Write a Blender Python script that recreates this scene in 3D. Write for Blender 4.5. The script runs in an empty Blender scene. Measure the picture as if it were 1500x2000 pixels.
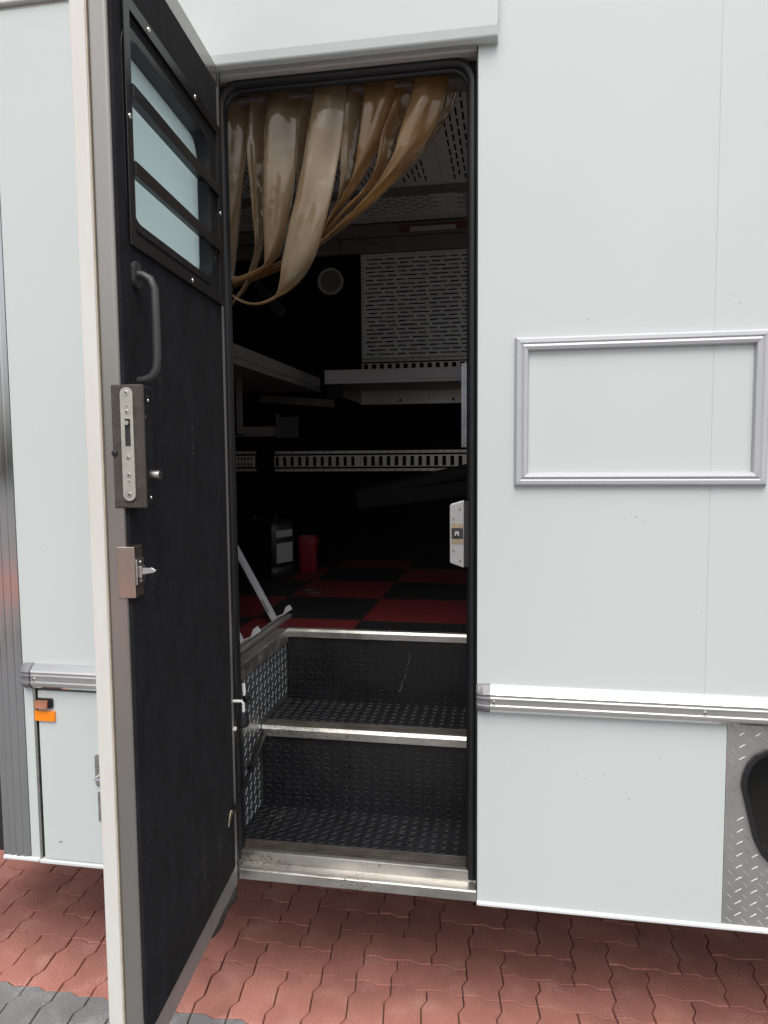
import bpy, bmesh, math, random
from mathutils import Vector, Matrix
from mathutils.geometry import tessellate_polygon
random.seed(7)
S = bpy.context.scene
COL = S.collection

# ------------------------------------------------------------------ camera
CAM = Vector((0.0, -1.85, 1.65))
F_PX, YAW, PITCH, ROLL = 1400.0, 0.17326, 0.07729, -0.00809
fw = Vector((-math.sin(YAW)*math.cos(PITCH), math.cos(YAW)*math.cos(PITCH), -math.sin(PITCH)))
rt0 = Vector((math.cos(YAW), math.sin(YAW), 0)); up0 = rt0.cross(fw)
rt = math.cos(ROLL)*rt0 + math.sin(ROLL)*up0
up = -math.sin(ROLL)*rt0 + math.cos(ROLL)*up0
cd = bpy.data.cameras.new('camera'); cam = bpy.data.objects.new('camera', cd); COL.objects.link(cam)
cam.matrix_world = Matrix(((rt.x, up.x, -fw.x, CAM.x), (rt.y, up.y, -fw.y, CAM.y), (rt.z, up.z, -fw.z, CAM.z), (0, 0, 0, 1)))
cd.sensor_fit = 'HORIZONTAL'; cd.sensor_width = 36.0; cd.lens = F_PX/1500.0*36.0
cd.clip_start = 0.02; cd.clip_end = 500
S.camera = cam

# ------------------------------------------------------------------ sky and sun (bright overcast)
SUN_EL, SUN_AZ = math.radians(60), math.radians(172)      # azimuth: clockwise from +Y
W = bpy.data.worlds.new('World'); S.world = W; W.use_nodes = True
wn = W.node_tree.nodes; wl = W.node_tree.links
bg = wn['Background']
sky = wn.new('ShaderNodeTexSky'); sky.sky_type = 'NISHITA'; sky.sun_disc = False
sky.sun_elevation = SUN_EL; sky.sun_rotation = SUN_AZ
sky.air_density = 1.0; sky.dust_density = 5.0; sky.ozone_density = 1.0
hsv = wn.new('ShaderNodeHueSaturation'); hsv.inputs['Saturation'].default_value = 0.22
wl.new(sky.outputs[0], hsv.inputs['Color']); wl.new(hsv.outputs[0], bg.inputs['Color'])
bg.inputs['Strength'].default_value = 0.13
sl = bpy.data.lights.new('sun', 'SUN'); sun = bpy.data.objects.new('sun', sl); COL.objects.link(sun)
sl.energy = 1.5; sl.angle = math.radians(40); sl.color = (1.0, 0.965, 0.92)
sd = Vector((math.sin(SUN_AZ)*math.cos(SUN_EL), math.cos(SUN_AZ)*math.cos(SUN_EL), math.sin(SUN_EL)))
sun.rotation_euler = sd.to_track_quat('Z', 'Y').to_euler(); sun.location = sd*20
S.view_settings.view_transform = 'Standard'; S.view_settings.look = 'None'
S.view_settings.exposure = 0.42; S.view_settings.gamma = 1.0
S.view_settings.use_curve_mapping = False
S.cycles.max_bounces = 8; S.cycles.diffuse_bounces = 5; S.cycles.glossy_bounces = 4; S.cycles.transparent_max_bounces = 16

# ------------------------------------------------------------------ materials
MAT = {}
def mat(name, col, rough=0.5, metal=0.0, spec=0.5, bump=0.0, bscale=200.0, var=0.0, vscale=6.0, col2=None, coat=0.0,
        stretch=None, rvar=0.0, obj_rand=0.0, world=False, sheen=0.0, detail=6):
    m = bpy.data.materials.new(name); m.use_nodes = True
    n = m.node_tree.nodes; l = m.node_tree.links; p = n['Principled BSDF']
    p.inputs['Base Color'].default_value = (*col, 1); p.inputs['Roughness'].default_value = rough
    p.inputs['Metallic'].default_value = metal; p.inputs['Specular IOR Level'].default_value = spec
    p.inputs['Coat Weight'].default_value = coat
    tc = n.new('ShaderNodeTexCoord'); src = n.new('ShaderNodeNewGeometry').outputs['Position'] if world else tc.outputs['Object']
    p.inputs['Sheen Weight'].default_value = sheen
    if stretch:
        mp = n.new('ShaderNodeMapping'); mp.inputs['Scale'].default_value = stretch
        l.new(src, mp.inputs['Vector']); src = mp.outputs['Vector']
    out = None
    if var > 0 or col2:
        nz = n.new('ShaderNodeTexNoise'); nz.inputs['Scale'].default_value = vscale; nz.inputs['Detail'].default_value = detail
        nz.inputs['Roughness'].default_value = 0.65
        l.new(src, nz.inputs['Vector'])
        cr = n.new('ShaderNodeValToRGB'); cr.color_ramp.elements[0].position = 0.3 if detail > 2 else 0.1; cr.color_ramp.elements[1].position = 0.7 if detail > 2 else 0.9
        a = tuple(c*(1-var) for c in col); b = col2 if col2 else tuple(min(1, c*(1+var)) for c in col)
        cr.color_ramp.elements[0].color = (*a, 1); cr.color_ramp.elements[1].color = (*b, 1)
        l.new(nz.outputs[0], cr.inputs[0]); out = cr.outputs[0]
        if rvar:
            mr = n.new('ShaderNodeMapRange'); mr.inputs['From Min'].default_value = 0.3 if detail > 2 else 0.0; mr.inputs['From Max'].default_value = 0.7 if detail > 2 else 1.0
            mr.inputs['To Min'].default_value = max(0.02, rough-rvar); mr.inputs['To Max'].default_value = rough+rvar
            l.new(nz.outputs[0], mr.inputs[0]); l.new(mr.outputs[0], p.inputs['Roughness'])
    if obj_rand:
        oi = n.new('ShaderNodeObjectInfo'); h = n.new('ShaderNodeHueSaturation')
        mr = n.new('ShaderNodeMapRange'); mr.inputs['To Min'].default_value = 1-obj_rand; mr.inputs['To Max'].default_value = 1+obj_rand
        l.new(oi.outputs['Random'], mr.inputs[0]); l.new(mr.outputs[0], h.inputs['Value'])
        if out: l.new(out, h.inputs['Color'])
        else: h.inputs['Color'].default_value = (*col, 1)
        out = h.outputs[0]
    if out: l.new(out, p.inputs['Base Color'])
    if bump:
        nb = n.new('ShaderNodeTexNoise'); nb.inputs['Scale'].default_value = bscale; nb.inputs['Detail'].default_value = 4
        l.new(src, nb.inputs['Vector'])
        bp = n.new('ShaderNodeBump'); bp.inputs['Strength'].default_value = bump; bp.inputs['Distance'].default_value = 0.003
        l.new(nb.outputs[0], bp.inputs['Height']); l.new(bp.outputs[0], p.inputs['Normal'])
    MAT[name] = m
    return m

def specks(m, col, scale, thr, amount=1.0, stretch=(1, 1, 1), world=False):
    """small chips and scuffs: sparse spots mixed over the base colour"""
    n = m.node_tree.nodes; l = m.node_tree.links; p = n['Principled BSDF']; bc = p.inputs['Base Color']
    tc = n.new('ShaderNodeTexCoord'); mp = n.new('ShaderNodeMapping'); mp.inputs['Scale'].default_value = stretch
    l.new(n.new('ShaderNodeNewGeometry').outputs['Position'] if world else tc.outputs['Object'], mp.inputs['Vector'])
    a = n.new('ShaderNodeTexNoise'); a.inputs['Scale'].default_value = scale; a.inputs['Detail'].default_value = 3
    b = n.new('ShaderNodeTexNoise'); b.inputs['Scale'].default_value = scale*0.035; b.inputs['Detail'].default_value = 1
    l.new(mp.outputs[0], a.inputs['Vector']); l.new(mp.outputs[0], b.inputs['Vector'])
    mu = n.new('ShaderNodeMath'); mu.operation = 'MULTIPLY'; l.new(a.outputs[0], mu.inputs[0]); l.new(b.outputs[0], mu.inputs[1])
    mr = n.new('ShaderNodeMapRange'); mr.inputs['From Min'].default_value = thr; mr.inputs['From Max'].default_value = thr+0.03
    mr.inputs['To Max'].default_value = amount; l.new(mu.outputs[0], mr.inputs[0])
    mx = n.new('ShaderNodeMix'); mx.data_type = 'RGBA'; l.new(mr.outputs[0], mx.inputs[0])
    if bc.is_linked: l.new(bc.links[0].from_socket, mx.inputs[6])
    else: mx.inputs[6].default_value = bc.default_value
    mx.inputs[7].default_value = (*col, 1); l.new(mx.outputs[2], bc)

mat('white_panel', (0.545, 0.588, 0.586), 0.22, var=0.03, vscale=1.3, bump=0.06, bscale=2.2, rvar=0.03, detail=1.5, stretch=(1.6, 1, 0.7))
mat('white_skirt', (0.545, 0.588, 0.586), 0.26, var=0.035, vscale=1.8, bump=0.06, bscale=2.4, rvar=0.03, detail=1.5, stretch=(1.4, 1, 0.8))
mat('white_trim', (0.62, 0.64, 0.64), 0.35, var=0.02, vscale=8)
mat('cream_edge', (0.60, 0.585, 0.54), 0.42, var=0.03, vscale=3, col2=(0.65, 0.65, 0.64), stretch=(4, 4, 0.6))
mat('cream_sealant', (0.45, 0.40, 0.32), 0.6, var=0.15, vscale=30)
mat('header_white', (0.66, 0.64, 0.61), 0.4, var=0.06, vscale=9)
mat('aluminium', (0.56, 0.55, 0.53), 0.34, 1.0, var=0.10, vscale=14, rvar=0.10, bump=0.04, bscale=90, stretch=(0.25, 1, 3))
mat('aluminium_bright', (0.74, 0.735, 0.73), 0.20, 0.95, var=0.05, vscale=10, rvar=0.07, stretch=(0.3, 3, 3))
mat('aluminium_satin', (0.46, 0.47, 0.49), 0.48, 0.2, var=0.02, vscale=20)
mat('aluminium_worn', (0.50, 0.485, 0.455), 0.38, 0.9, var=0.25, vscale=18, rvar=0.12, bump=0.12, bscale=160, stretch=(0.35, 1, 1))
specks(MAT['aluminium_worn'], (0.20, 0.15, 0.10), 220, 0.36, 0.8, (0.5, 1, 1))
mat('aluminium_edge', (0.34, 0.325, 0.305), 0.24, 0.75, var=0.06, vscale=3, rvar=0.04, stretch=(3, 3, 0.4))
mat('hinge_alu', (0.30, 0.295, 0.28), 0.4, 0.3, var=0.12, vscale=6, stretch=(4, 4, 1))
mat('latch_steel', (0.50, 0.42, 0.37), 0.22, 0.9, var=0.1, vscale=12)
mat('stainless', (0.62, 0.63, 0.64), 0.14, 1.0, var=0.05, vscale=3, rvar=0.05, bump=0.05, bscale=10, stretch=(1, 1, 0.6))
mat('tread_plate', (0.52, 0.51, 0.51), 0.36, 0.85, var=0.07, vscale=12, rvar=0.06)
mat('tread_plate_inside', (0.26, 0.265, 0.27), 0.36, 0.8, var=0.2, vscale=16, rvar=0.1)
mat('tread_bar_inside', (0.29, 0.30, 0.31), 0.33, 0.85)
mat('tread_bar', (0.58, 0.57, 0.57), 0.33, 0.85)
mat('galvanised', (0.68, 0.67, 0.61), 0.36, 0.3, var=0.12, vscale=20, rvar=0.08)
mat('interior_grey', (0.20, 0.195, 0.19), 0.45, 0.2, var=0.12, vscale=9)
mat('interior_panel', (0.66, 0.70, 0.705), 0.5, 0.1, var=0.10, vscale=6)
mat('interior_carpet', (0.0075, 0.0075, 0.009), 0.95, spec=0.1, bump=0.5, bscale=350)
mat('carpet', (0.0075, 0.008, 0.0105), 0.93, spec=0.22, bump=0.9, bscale=420, var=0.35, vscale=13, col2=(0.0165, 0.017, 0.0205), stretch=(1.2, 1, 0.6), sheen=0.015)
specks(MAT['carpet'], (0.30, 0.29, 0.28), 230, 0.445, 0.55, (1, 1, 0.5))
mat('carpet_worn', (0.085, 0.072, 0.062), 0.9, spec=0.2, bump=1.0, bscale=600, var=0.25, vscale=30)
mat('guard_black', (0.010, 0.010, 0.012), 0.38, spec=0.5, bump=0.03, bscale=200)
mat('rubber_seal', (0.012, 0.012, 0.014), 0.42, spec=0.45, var=0.3, vscale=12, bump=0.05, bscale=40)
mat('rubber_dirty', (0.026, 0.024, 0.022), 0.75, bump=0.8, bscale=70, var=0.5, vscale=25)
mat('rubber_mat', (0.0085, 0.009, 0.0105), 0.36, spec=0.40, bump=0.12, bscale=120, var=0.3, vscale=9, rvar=0.09)
specks(MAT['rubber_mat'], (0.22, 0.20, 0.17), 200, 0.47, 0.6)
mat('rubber_rim_glint', (0.026, 0.026, 0.028), 0.40, spec=0.5, var=0.6, vscale=14)  # lighter than the mat: the glint of the rings is put into the colour
mat('rubber_ribbed', (0.030, 0.026, 0.022), 0.5, var=0.45, vscale=25, col2=(0.075, 0.062, 0.05), stretch=(0.4, 1, 1))
mat('black_plastic', (0.008, 0.008, 0.009), 0.35)
mat('grey_plastic', (0.038, 0.039, 0.041), 0.48, bump=0.05, bscale=150)
mat('end_cap_grey', (0.22, 0.22, 0.23), 0.5, 0.4, bump=0.15, bscale=300, var=0.1, vscale=60)
mat('red_plastic', (0.20, 0.014, 0.022), 0.4)
mat('white_label', (0.24, 0.24, 0.235), 0.5, var=0.25, vscale=80, stretch=(1, 0.2, 3))
mat('cap_white', (0.72, 0.74, 0.73), 0.35)
mat('screw', (0.62, 0.61, 0.58), 0.28, 1.0)
mat('chip_grey', (0.16, 0.165, 0.16), 0.7)
mat('screw_hole', (0.02, 0.02, 0.02), 0.6)
mat('chrome', (0.85, 0.85, 0.86), 0.1, 1.0)
mat('lock_plate', (0.46, 0.45, 0.40), 0.45, 0.6, var=0.15, vscale=40, bump=0.08, bscale=200)
mat('keeper_plate', (0.38, 0.38, 0.39), 0.4, 0.5, var=0.04, vscale=30)
mat('brass_worn', (0.42, 0.34, 0.24), 0.4, 0.8, var=0.2, vscale=60)
mat('joint_sand', (0.095, 0.072, 0.058), 0.95, var=0.45, vscale=60, bump=0.7, bscale=300)
mat('amber', (0.95, 0.26, 0.008), 0.22, spec=0.5, bump=0.35, bscale=500)
mat('lamp_lens', (0.40, 0.17, 0.10), 0.12, spec=0.6, var=0.3, vscale=40, coat=0.6)
mat('strap_black', (0.014, 0.014, 0.016), 0.8)
mat('bulb_grey', (0.42, 0.39, 0.33), 0.55)
mat('red_reflection', (0.13, 0.06, 0.05), 0.4, var=0.3, vscale=14, stretch=(0.2, 1, 1))  # reddish reflection put into the colour
mat('underbody', (0.015, 0.014, 0.013), 0.8)
mat('seam_grey', (0.56, 0.59, 0.59), 0.5)
mat('floor_red', (0.125, 0.015, 0.016), 0.4, spec=0.4, var=0.15, vscale=10)
mat('floor_black', (0.010, 0.010, 0.011), 0.5, spec=0.35)

def pavers(name, col, dark, light):
    m = mat(name, col, 0.88, spec=0.25, var=0.15, vscale=5, obj_rand=0.14, bump=1.0, bscale=170, world=True)
    specks(m, light, 280, 0.335, 0.6, world=True); specks(m, dark, 210, 0.345, 0.35, world=True); specks(m, light, 90, 0.40, 0.25, world=True)
    return m
pavers('paver_red', (0.445, 0.188, 0.150), (0.14, 0.06, 0.05), (0.56, 0.33, 0.27))
pavers('paver_grey', (0.215, 0.212, 0.215), (0.08, 0.08, 0.08), (0.42, 0.41, 0.41))

def floor_relief(m):
    n = m.node_tree.nodes; l = m.node_tree.links; p = n['Principled BSDF']
    tc = n.new('ShaderNodeTexCoord'); mp = n.new('ShaderNodeMapping'); mp.inputs['Rotation'].default_value = (0, 0, math.radians(45))
    l.new(tc.outputs['Object'], mp.inputs['Vector'])
    ck = n.new('ShaderNodeTexBrick'); ck.inputs['Scale'].default_value = 45; ck.inputs['Mortar Size'].default_value = 0.08
    ck.inputs['Mortar Smooth'].default_value = 0.6
    l.new(mp.outputs[0], ck.inputs['Vector'])
    bp = n.new('ShaderNodeBump'); bp.inputs['Strength'].default_value = 1.0; bp.inputs['Distance'].default_value = 0.005
    l.new(ck.outputs['Fac'], bp.inputs['Height']); l.new(bp.outputs[0], p.inputs['Normal'])
floor_relief(MAT['floor_red']); floor_relief(MAT['floor_black'])

def sheen_fac(n, l, lo, hi):
    lw = n.new('ShaderNodeLayerWeight'); lw.inputs[0].default_value = 0.5
    pw = n.new('ShaderNodeMath'); pw.operation = 'POWER'; pw.inputs[1].default_value = 4.0; l.new(lw.outputs['Facing'], pw.inputs[0])
    mr = n.new('ShaderNodeMapRange'); mr.inputs['To Min'].default_value = lo; mr.inputs['To Max'].default_value = hi
    l.new(pw.outputs[0], mr.inputs[0]); return mr
def glass_mat():
    m = bpy.data.materials.new('tinted_glass'); m.use_nodes = True; n = m.node_tree.nodes; l = m.node_tree.links
    n.remove(n['Principled BSDF']); o = n['Material Output']
    t = n.new('ShaderNodeBsdfTransparent'); t.inputs[0].default_value = (0.95, 0.975, 0.975, 1)
    d = n.new('ShaderNodeBsdfTranslucent'); d.inputs[0].default_value = (0.60, 0.72, 0.74, 1)
    g = n.new('ShaderNodeBsdfGlossy'); g.inputs['Roughness'].default_value = 0.06
    tc = n.new('ShaderNodeTexCoord'); mp = n.new('ShaderNodeMapping'); mp.inputs['Scale'].default_value = (60, 60, 2.0)
    nz = n.new('ShaderNodeTexNoise'); nz.inputs['Scale'].default_value = 1.0; nz.inputs['Detail'].default_value = 2
    l.new(tc.outputs['Object'], mp.inputs[0]); l.new(mp.outputs[0], nz.inputs['Vector'])
    mr = n.new('ShaderNodeMapRange'); mr.inputs['From Min'].default_value = 0.66; mr.inputs['From Max'].default_value = 0.8
    mr.inputs['To Min'].default_value = 0.03; mr.inputs['To Max'].default_value = 0.30
    l.new(nz.outputs[0], mr.inputs[0])
    a = n.new('ShaderNodeMixShader'); l.new(mr.outputs[0], a.inputs[0]); l.new(t.outputs[0], a.inputs[1]); l.new(d.outputs[0], a.inputs[2])
    lw = sheen_fac(n, l, 0.02, 0.5)
    b = n.new('ShaderNodeMixShader'); l.new(lw.outputs[0], b.inputs[0]); l.new(a.outputs[0], b.inputs[1]); l.new(g.outputs[0], b.inputs[2])
    l.new(b.outputs[0], o.inputs[0]); MAT['tinted_glass'] = m
glass_mat()
def film_mat():
    m = bpy.data.materials.new('frosted_film'); m.use_nodes = True; n = m.node_tree.nodes; l = m.node_tree.links
    n.remove(n['Principled BSDF']); o = n['Material Output']
    tc = n.new('ShaderNodeTexCoord'); mp = n.new('ShaderNodeMapping'); mp.inputs['Scale'].default_value = (75, 1, 1.6)
    nz = n.new('ShaderNodeTexNoise'); nz.inputs['Scale'].default_value = 1.0; nz.inputs['Detail'].default_value = 2
    l.new(tc.outputs['Object'], mp.inputs[0]); l.new(mp.outputs[0], nz.inputs['Vector'])
    cr = n.new('ShaderNodeValToRGB'); cr.color_ramp.elements[0].position = 0.66; cr.color_ramp.elements[1].position = 0.72
    cr.color_ramp.elements[0].color = (0.76, 0.93, 0.945, 1); cr.color_ramp.elements[1].color = (0.92, 0.98, 0.98, 1); l.new(nz.outputs[0], cr.inputs[0])
    t = n.new('ShaderNodeBsdfTransparent'); t.inputs[0].default_value = (0.86, 0.95, 0.96, 1)
    d = n.new('ShaderNodeBsdfTranslucent'); l.new(cr.outputs[0], d.inputs[0])
    a = n.new('ShaderNodeMixShader'); a.inputs[0].default_value = 0.8; l.new(t.outputs[0], a.inputs[1]); l.new(d.outputs[0], a.inputs[2])
    g = n.new('ShaderNodeBsdfGlossy'); g.inputs['Roughness'].default_value = 0.12
    f = sheen_fac(n, l, 0.02, 0.4); b = n.new('ShaderNodeMixShader')
    l.new(f.outputs[0], b.inputs[0]); l.new(a.outputs[0], b.inputs[1]); l.new(g.outputs[0], b.inputs[2]); l.new(b.outputs[0], o.inputs[0])
    MAT['frosted_film'] = m
film_mat()

def pvc_mat(name, tint, diff, clear, rough=0.16):
    m = bpy.data.materials.new(name); m.use_nodes = True; n = m.node_tree.nodes; l = m.node_tree.links
    n.remove(n['Principled BSDF']); o = n['Material Output']
    tc = n.new('ShaderNodeTexCoord')
    nz = n.new('ShaderNodeTexNoise'); nz.inputs['Scale'].default_value = 9; nz.inputs['Detail'].default_value = 7
    l.new(tc.outputs['Object'], nz.inputs['Vector'])
    cr = n.new('ShaderNodeValToRGB'); cr.color_ramp.elements[0].position = 0.35; cr.color_ramp.elements[1].position = 0.7
    cr.color_ramp.elements[0].color = (diff[0]*0.78, diff[1]*0.70, diff[2]*0.60, 1); cr.color_ramp.elements[1].color = (*diff, 1)
    l.new(nz.outputs[0], cr.inputs[0])
    t = n.new('ShaderNodeBsdfTransparent'); t.inputs[0].default_value = (*tint, 1)
    tr = n.new('ShaderNodeBsdfTranslucent'); df = n.new('ShaderNodeBsdfDiffuse')
    l.new(cr.outputs[0], tr.inputs[0]); l.new(cr.outputs[0], df.inputs[0])
    g = n.new('ShaderNodeBsdfGlossy'); g.inputs['Roughness'].default_value = rough
    nb = n.new('ShaderNodeTexNoise'); nb.inputs['Scale'].default_value = 14; nb.inputs['Detail'].default_value = 2
    l.new(tc.outputs['Object'], nb.inputs['Vector'])
    bp = n.new('ShaderNodeBump'); bp.inputs['Strength'].default_value = 0.25; bp.inputs['Distance'].default_value = 0.02
    l.new(nb.outputs[0], bp.inputs['Height']); l.new(bp.outputs[0], g.inputs['Normal'])
    a = n.new('ShaderNodeMixShader'); a.inputs[0].default_value = 0.45; l.new(df.outputs[0], a.inputs[1]); l.new(tr.outputs[0], a.inputs[2])
    b = n.new('ShaderNodeMixShader'); b.inputs[0].default_value = clear; l.new(a.outputs[0], b.inputs[1]); l.new(t.outputs[0], b.inputs[2])
    lw = sheen_fac(n, l, 0.06, 0.85)
    c = n.new('ShaderNodeMixShader'); l.new(lw.outputs[0], c.inputs[0]); l.new(b.outputs[0], c.inputs[1]); l.new(g.outputs[0], c.inputs[2])
    l.new(c.outputs[0], o.inputs[0]); MAT[name] = m
pvc_mat('yellowed_pvc', (0.88, 0.74, 0.52), (0.51, 0.43, 0.315), 0.50, 0.07)
pvc_mat('aged_pvc', (0.88, 0.69, 0.42), (0.52, 0.375, 0.205), 0.46, 0.07)
pvc_mat('clear_sleeve', (0.90, 0.92, 0.96), (0.55, 0.58, 0.62), 0.72)

# ------------------------------------------------------------------ mesh helpers
class MB:
    def __init__(s): s.v = []; s.f = []; s.sm = []
    def add(s, vs, fs, smooth=False):
        o = len(s.v); s.v += [tuple(p) for p in vs]
        for f in fs: s.f.append(tuple(i+o for i in f)); s.sm.append(smooth)
        return s
    def box(s, x0, x1, y0, y1, z0, z1):
        v = [(x, y, z) for x in (x0, x1) for y in (y0, y1) for z in (z0, z1)]
        return s.add(v, [(0, 1, 3, 2), (4, 6, 7, 5), (0, 4, 5, 1), (2, 3, 7, 6), (0, 2, 6, 4), (1, 5, 7, 3)])
    def obox(s, c, ax, ay, az):
        c = Vector(c); ax = Vector(ax); ay = Vector(ay); az = Vector(az)
        v = [c+i*ax+j*ay+k*az for i in (-1, 1) for j in (-1, 1) for k in (-1, 1)]
        return s.add(v, [(0, 1, 3, 2), (4, 6, 7, 5), (0, 4, 5, 1), (2, 3, 7, 6), (0, 2, 6, 4), (1, 5, 7, 3)])
    def plate(s, outer, holes, fn, a, b, smooth=False):
        """2-D outline with holes, swept between a and b; fn(u, v, w) gives the point"""
        loops = [outer]+list(holes)
        tri = tessellate_polygon([[Vector((p[0], p[1], 0)) for p in lp] for lp in loops])
        flat = [p for lp in loops for p in lp]; n = len(flat)
        vs = [fn(p[0], p[1], a) for p in flat]+[fn(p[0], p[1], b) for p in flat]
        fs = []
        for t in tri:
            fs.append(tuple(t)); fs.append(tuple(i+n for i in reversed(t)))
        s.add(vs, fs)
        o = 0
        for lp in loops:
            k = len(lp); vv = [fn(p[0], p[1], a) for p in lp]+[fn(p[0], p[1], b) for p in lp]
            s.add(vv, [(i, (i+1) % k, (i+1) % k+k, i+k) for i in range(k)], smooth)
        return s
    def extr(s, prof, fn, a, b, smooth=False):
        return s.plate(prof, [], fn, a, b, smooth)
    def tube(s, path, r, n=12, cap=True):
        P = [Vector(p) for p in path]; rs = r if isinstance(r, (list, tuple)) else [r]*len(P)
        vs = []; prev = None
        for i, p in enumerate(P):
            d = (P[min(i+1, len(P)-1)]-P[max(i-1, 0)]).normalized()
            if prev is None:
                u = d.orthogonal().normalized()
            else:
                u = (prev-d*prev.dot(d)).normalized()
            prev = u; w = d.cross(u)
            vs += [p+rs[i]*(math.cos(2*math.pi*k/n)*u+math.sin(2*math.pi*k/n)*w) for k in range(n)]
        fs = [(i*n+k, i*n+(k+1) % n, (i+1)*n+(k+1) % n, (i+1)*n+k) for i in range(len(P)-1) for k in range(n)]
        s.add(vs, fs, True)
        if cap:
            s.add(vs[:n], [tuple(range(n))[::-1]]); s.add(vs[-n:], [tuple(range(n))])
        return s
    def mesh(s, name):
        me = bpy.data.meshes.new(name); me.from_pydata(s.v, [], s.f)
        me.polygons.foreach_set('use_smooth', s.sm)
        bm = bmesh.new(); bm.from_mesh(me)
        bmesh.ops.remove_doubles(bm, verts=bm.verts, dist=1e-6)
        bmesh.ops.recalc_face_normals(bm, faces=bm.faces); bm.to_mesh(me); bm.free()
        if any(s.sm): me.set_sharp_from_angle(angle=math.radians(40))
        return me
    def build(s, name, m, parent=None, bevel=0.0, seg=2, label=None):
        o = bpy.data.objects.new(name, s.mesh(name)); COL.objects.link(o)
        o.data.materials.append(MAT[m]); o.parent = parent
        if bevel:
            b = o.modifiers.new('bevel', 'BEVEL'); b.width = bevel; b.segments = seg; b.limit_method = 'ANGLE'
            b.angle_limit = math.radians(35)
        if label: o['label'] = label
        return o
XZ = lambda u, v, w: (u, w, v)      # outline in X,Z swept along Y
YZ = lambda u, v, w: (w, u, v)      # outline in Y,Z swept along X
XY = lambda u, v, w: (u, v, w)      # outline in X,Y swept along Z
def rrect(x0, x1, z0, z1, r, n=6):
    rs = r if isinstance(r, (list, tuple)) else [r]*4       # corners: (x1,z1) (x0,z1) (x0,z0) (x1,z0)
    out = []
    for (cx, cz, a0, q, sx, sz) in ((x1, z1, 0, rs[0], -1, -1), (x0, z1, 90, rs[1], 1, -1), (x0, z0, 180, rs[2], 1, 1), (x1, z0, 270, rs[3], -1, 1)):
        if q <= 0: out.append((cx, cz)); continue
        for k in range(n+1):
            a = math.radians(a0+90*k/n); out.append((cx+sx*q+q*math.cos(a), cz+sz*q+q*math.sin(a)))
    return out
def rect(x0, x1, z0, z1): return [(x0, z0), (x1, z0), (x1, z1), (x0, z1)]
def circ(cx, cz, r, n=16): return [(cx+r*math.cos(2*math.pi*k/n), cz+r*math.sin(2*math.pi*k/n)) for k in range(n)]
def empty(name, loc=(0, 0, 0), rz=0, parent=None):
    o = bpy.data.objects.new(name, None); COL.objects.link(o); o.location = loc; o.rotation_euler = (0, 0, rz)
    o.parent = parent; o.empty_display_size = 0.1
    return o
def tag(o, label, cat, group=None):
    o['label'] = label; o['category'] = cat
    if group: o['group'] = group
    return o
def at(x, y, Y):
    """point of the photograph's pixel x,y at the depth plane Y"""
    d = fw*F_PX+rt*(x-750)+up*(1000-y); t = (Y-CAM.y)/d.y
    return CAM+d*t

# ------------------------------------------------------------------ paving
P = 0.1125; ROT = math.radians(-1.9); ORG = Vector((-0.806, 0.258, 0))
gx, gy = math.cos(ROT), math.sin(ROT)
g = MB(); g.add([(-45, -45, -0.0105), (45, -45, -0.0105), (45, 45, -0.0105), (-45, 45, -0.0105)], [(0, 1, 2, 3)])
ground = g.build('ground', 'joint_sand'); ground['kind'] = 'structure'
ground['label'] = 'sandy bed under the red and grey block paving'
def tri(u):
    u = u % 1.0
    if u < 0.36: return -u/0.36
    if u < 0.64: return -1+2*(u-0.36)/0.28
    return 1-(u-0.64)/0.36
AMP = 0.0070
def warp(x, y): return (x*P+AMP*tri(y), y*P-AMP*tri(x))
def paver_loop(w, h, gap):
    pts = []
    def seg(a, b, ax):
        n = int(abs(b-a)+0.5); s = 1 if b > a else -1; o = [a]
        for k in range(n): o += [a+s*(k+0.36), a+s*(k+0.64)]
        return o
    for x in seg(0, w, 0): pts.append((x, 0))
    for y in seg(0, h, 1): pts.append((w, y))
    for x in seg(w, 0, 0): pts.append((x, h))
    for y in seg(h, 0, 1): pts.append((0, y))
    out = []
    for (x, y) in pts:
        X, Y = warp(x, y)
        X += gap if x == 0 else (-gap if x == w else 0); Y += gap if y == 0 else (-gap if y == h else 0)
        out.append((X, Y))
    return out
def paver_geom(mb, w, h, jit=0.0, off=(0, 0), tilt=(0, 0), dz=0.0):
    g0 = 0.0014+jit
    A = paver_loop(w, h, g0); B = paver_loop(w, h, g0+0.0018); n = len(A)
    top = [(x+off[0], y+off[1], dz+tilt[0]*x+tilt[1]*y) for x, y in B]
    mid = [(x+off[0], y+off[1], -0.0024+dz+tilt[0]*x+tilt[1]*y) for x, y in A]
    low = [(x+off[0], y+off[1], -0.03) for x, y in A]
    mb.add(top+mid+low, [tuple(range(n))]+[(i+n, (i+1) % n+n, (i+1) % n, i) for i in range(n)]+[(i+2*n, (i+1) % n+2*n, (i+1) % n+n, i+n) for i in range(n)])
meshes = {}
for key, (w, h) in {'H': (2, 1), 'V': (1, 2), 'S': (1, 1)}.items():
    for q in range(4):
        b = MB(); paver_geom(b, w, h, random.uniform(0, 0.0011), tilt=(random.uniform(-.007, .007), random.uniform(-.007, .007)))
        for c in ('paver_red', 'paver_grey'):
            me = b.mesh('paver'); me.materials.append(MAT[c]); meshes[key, c, q] = me
cells = []
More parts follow.
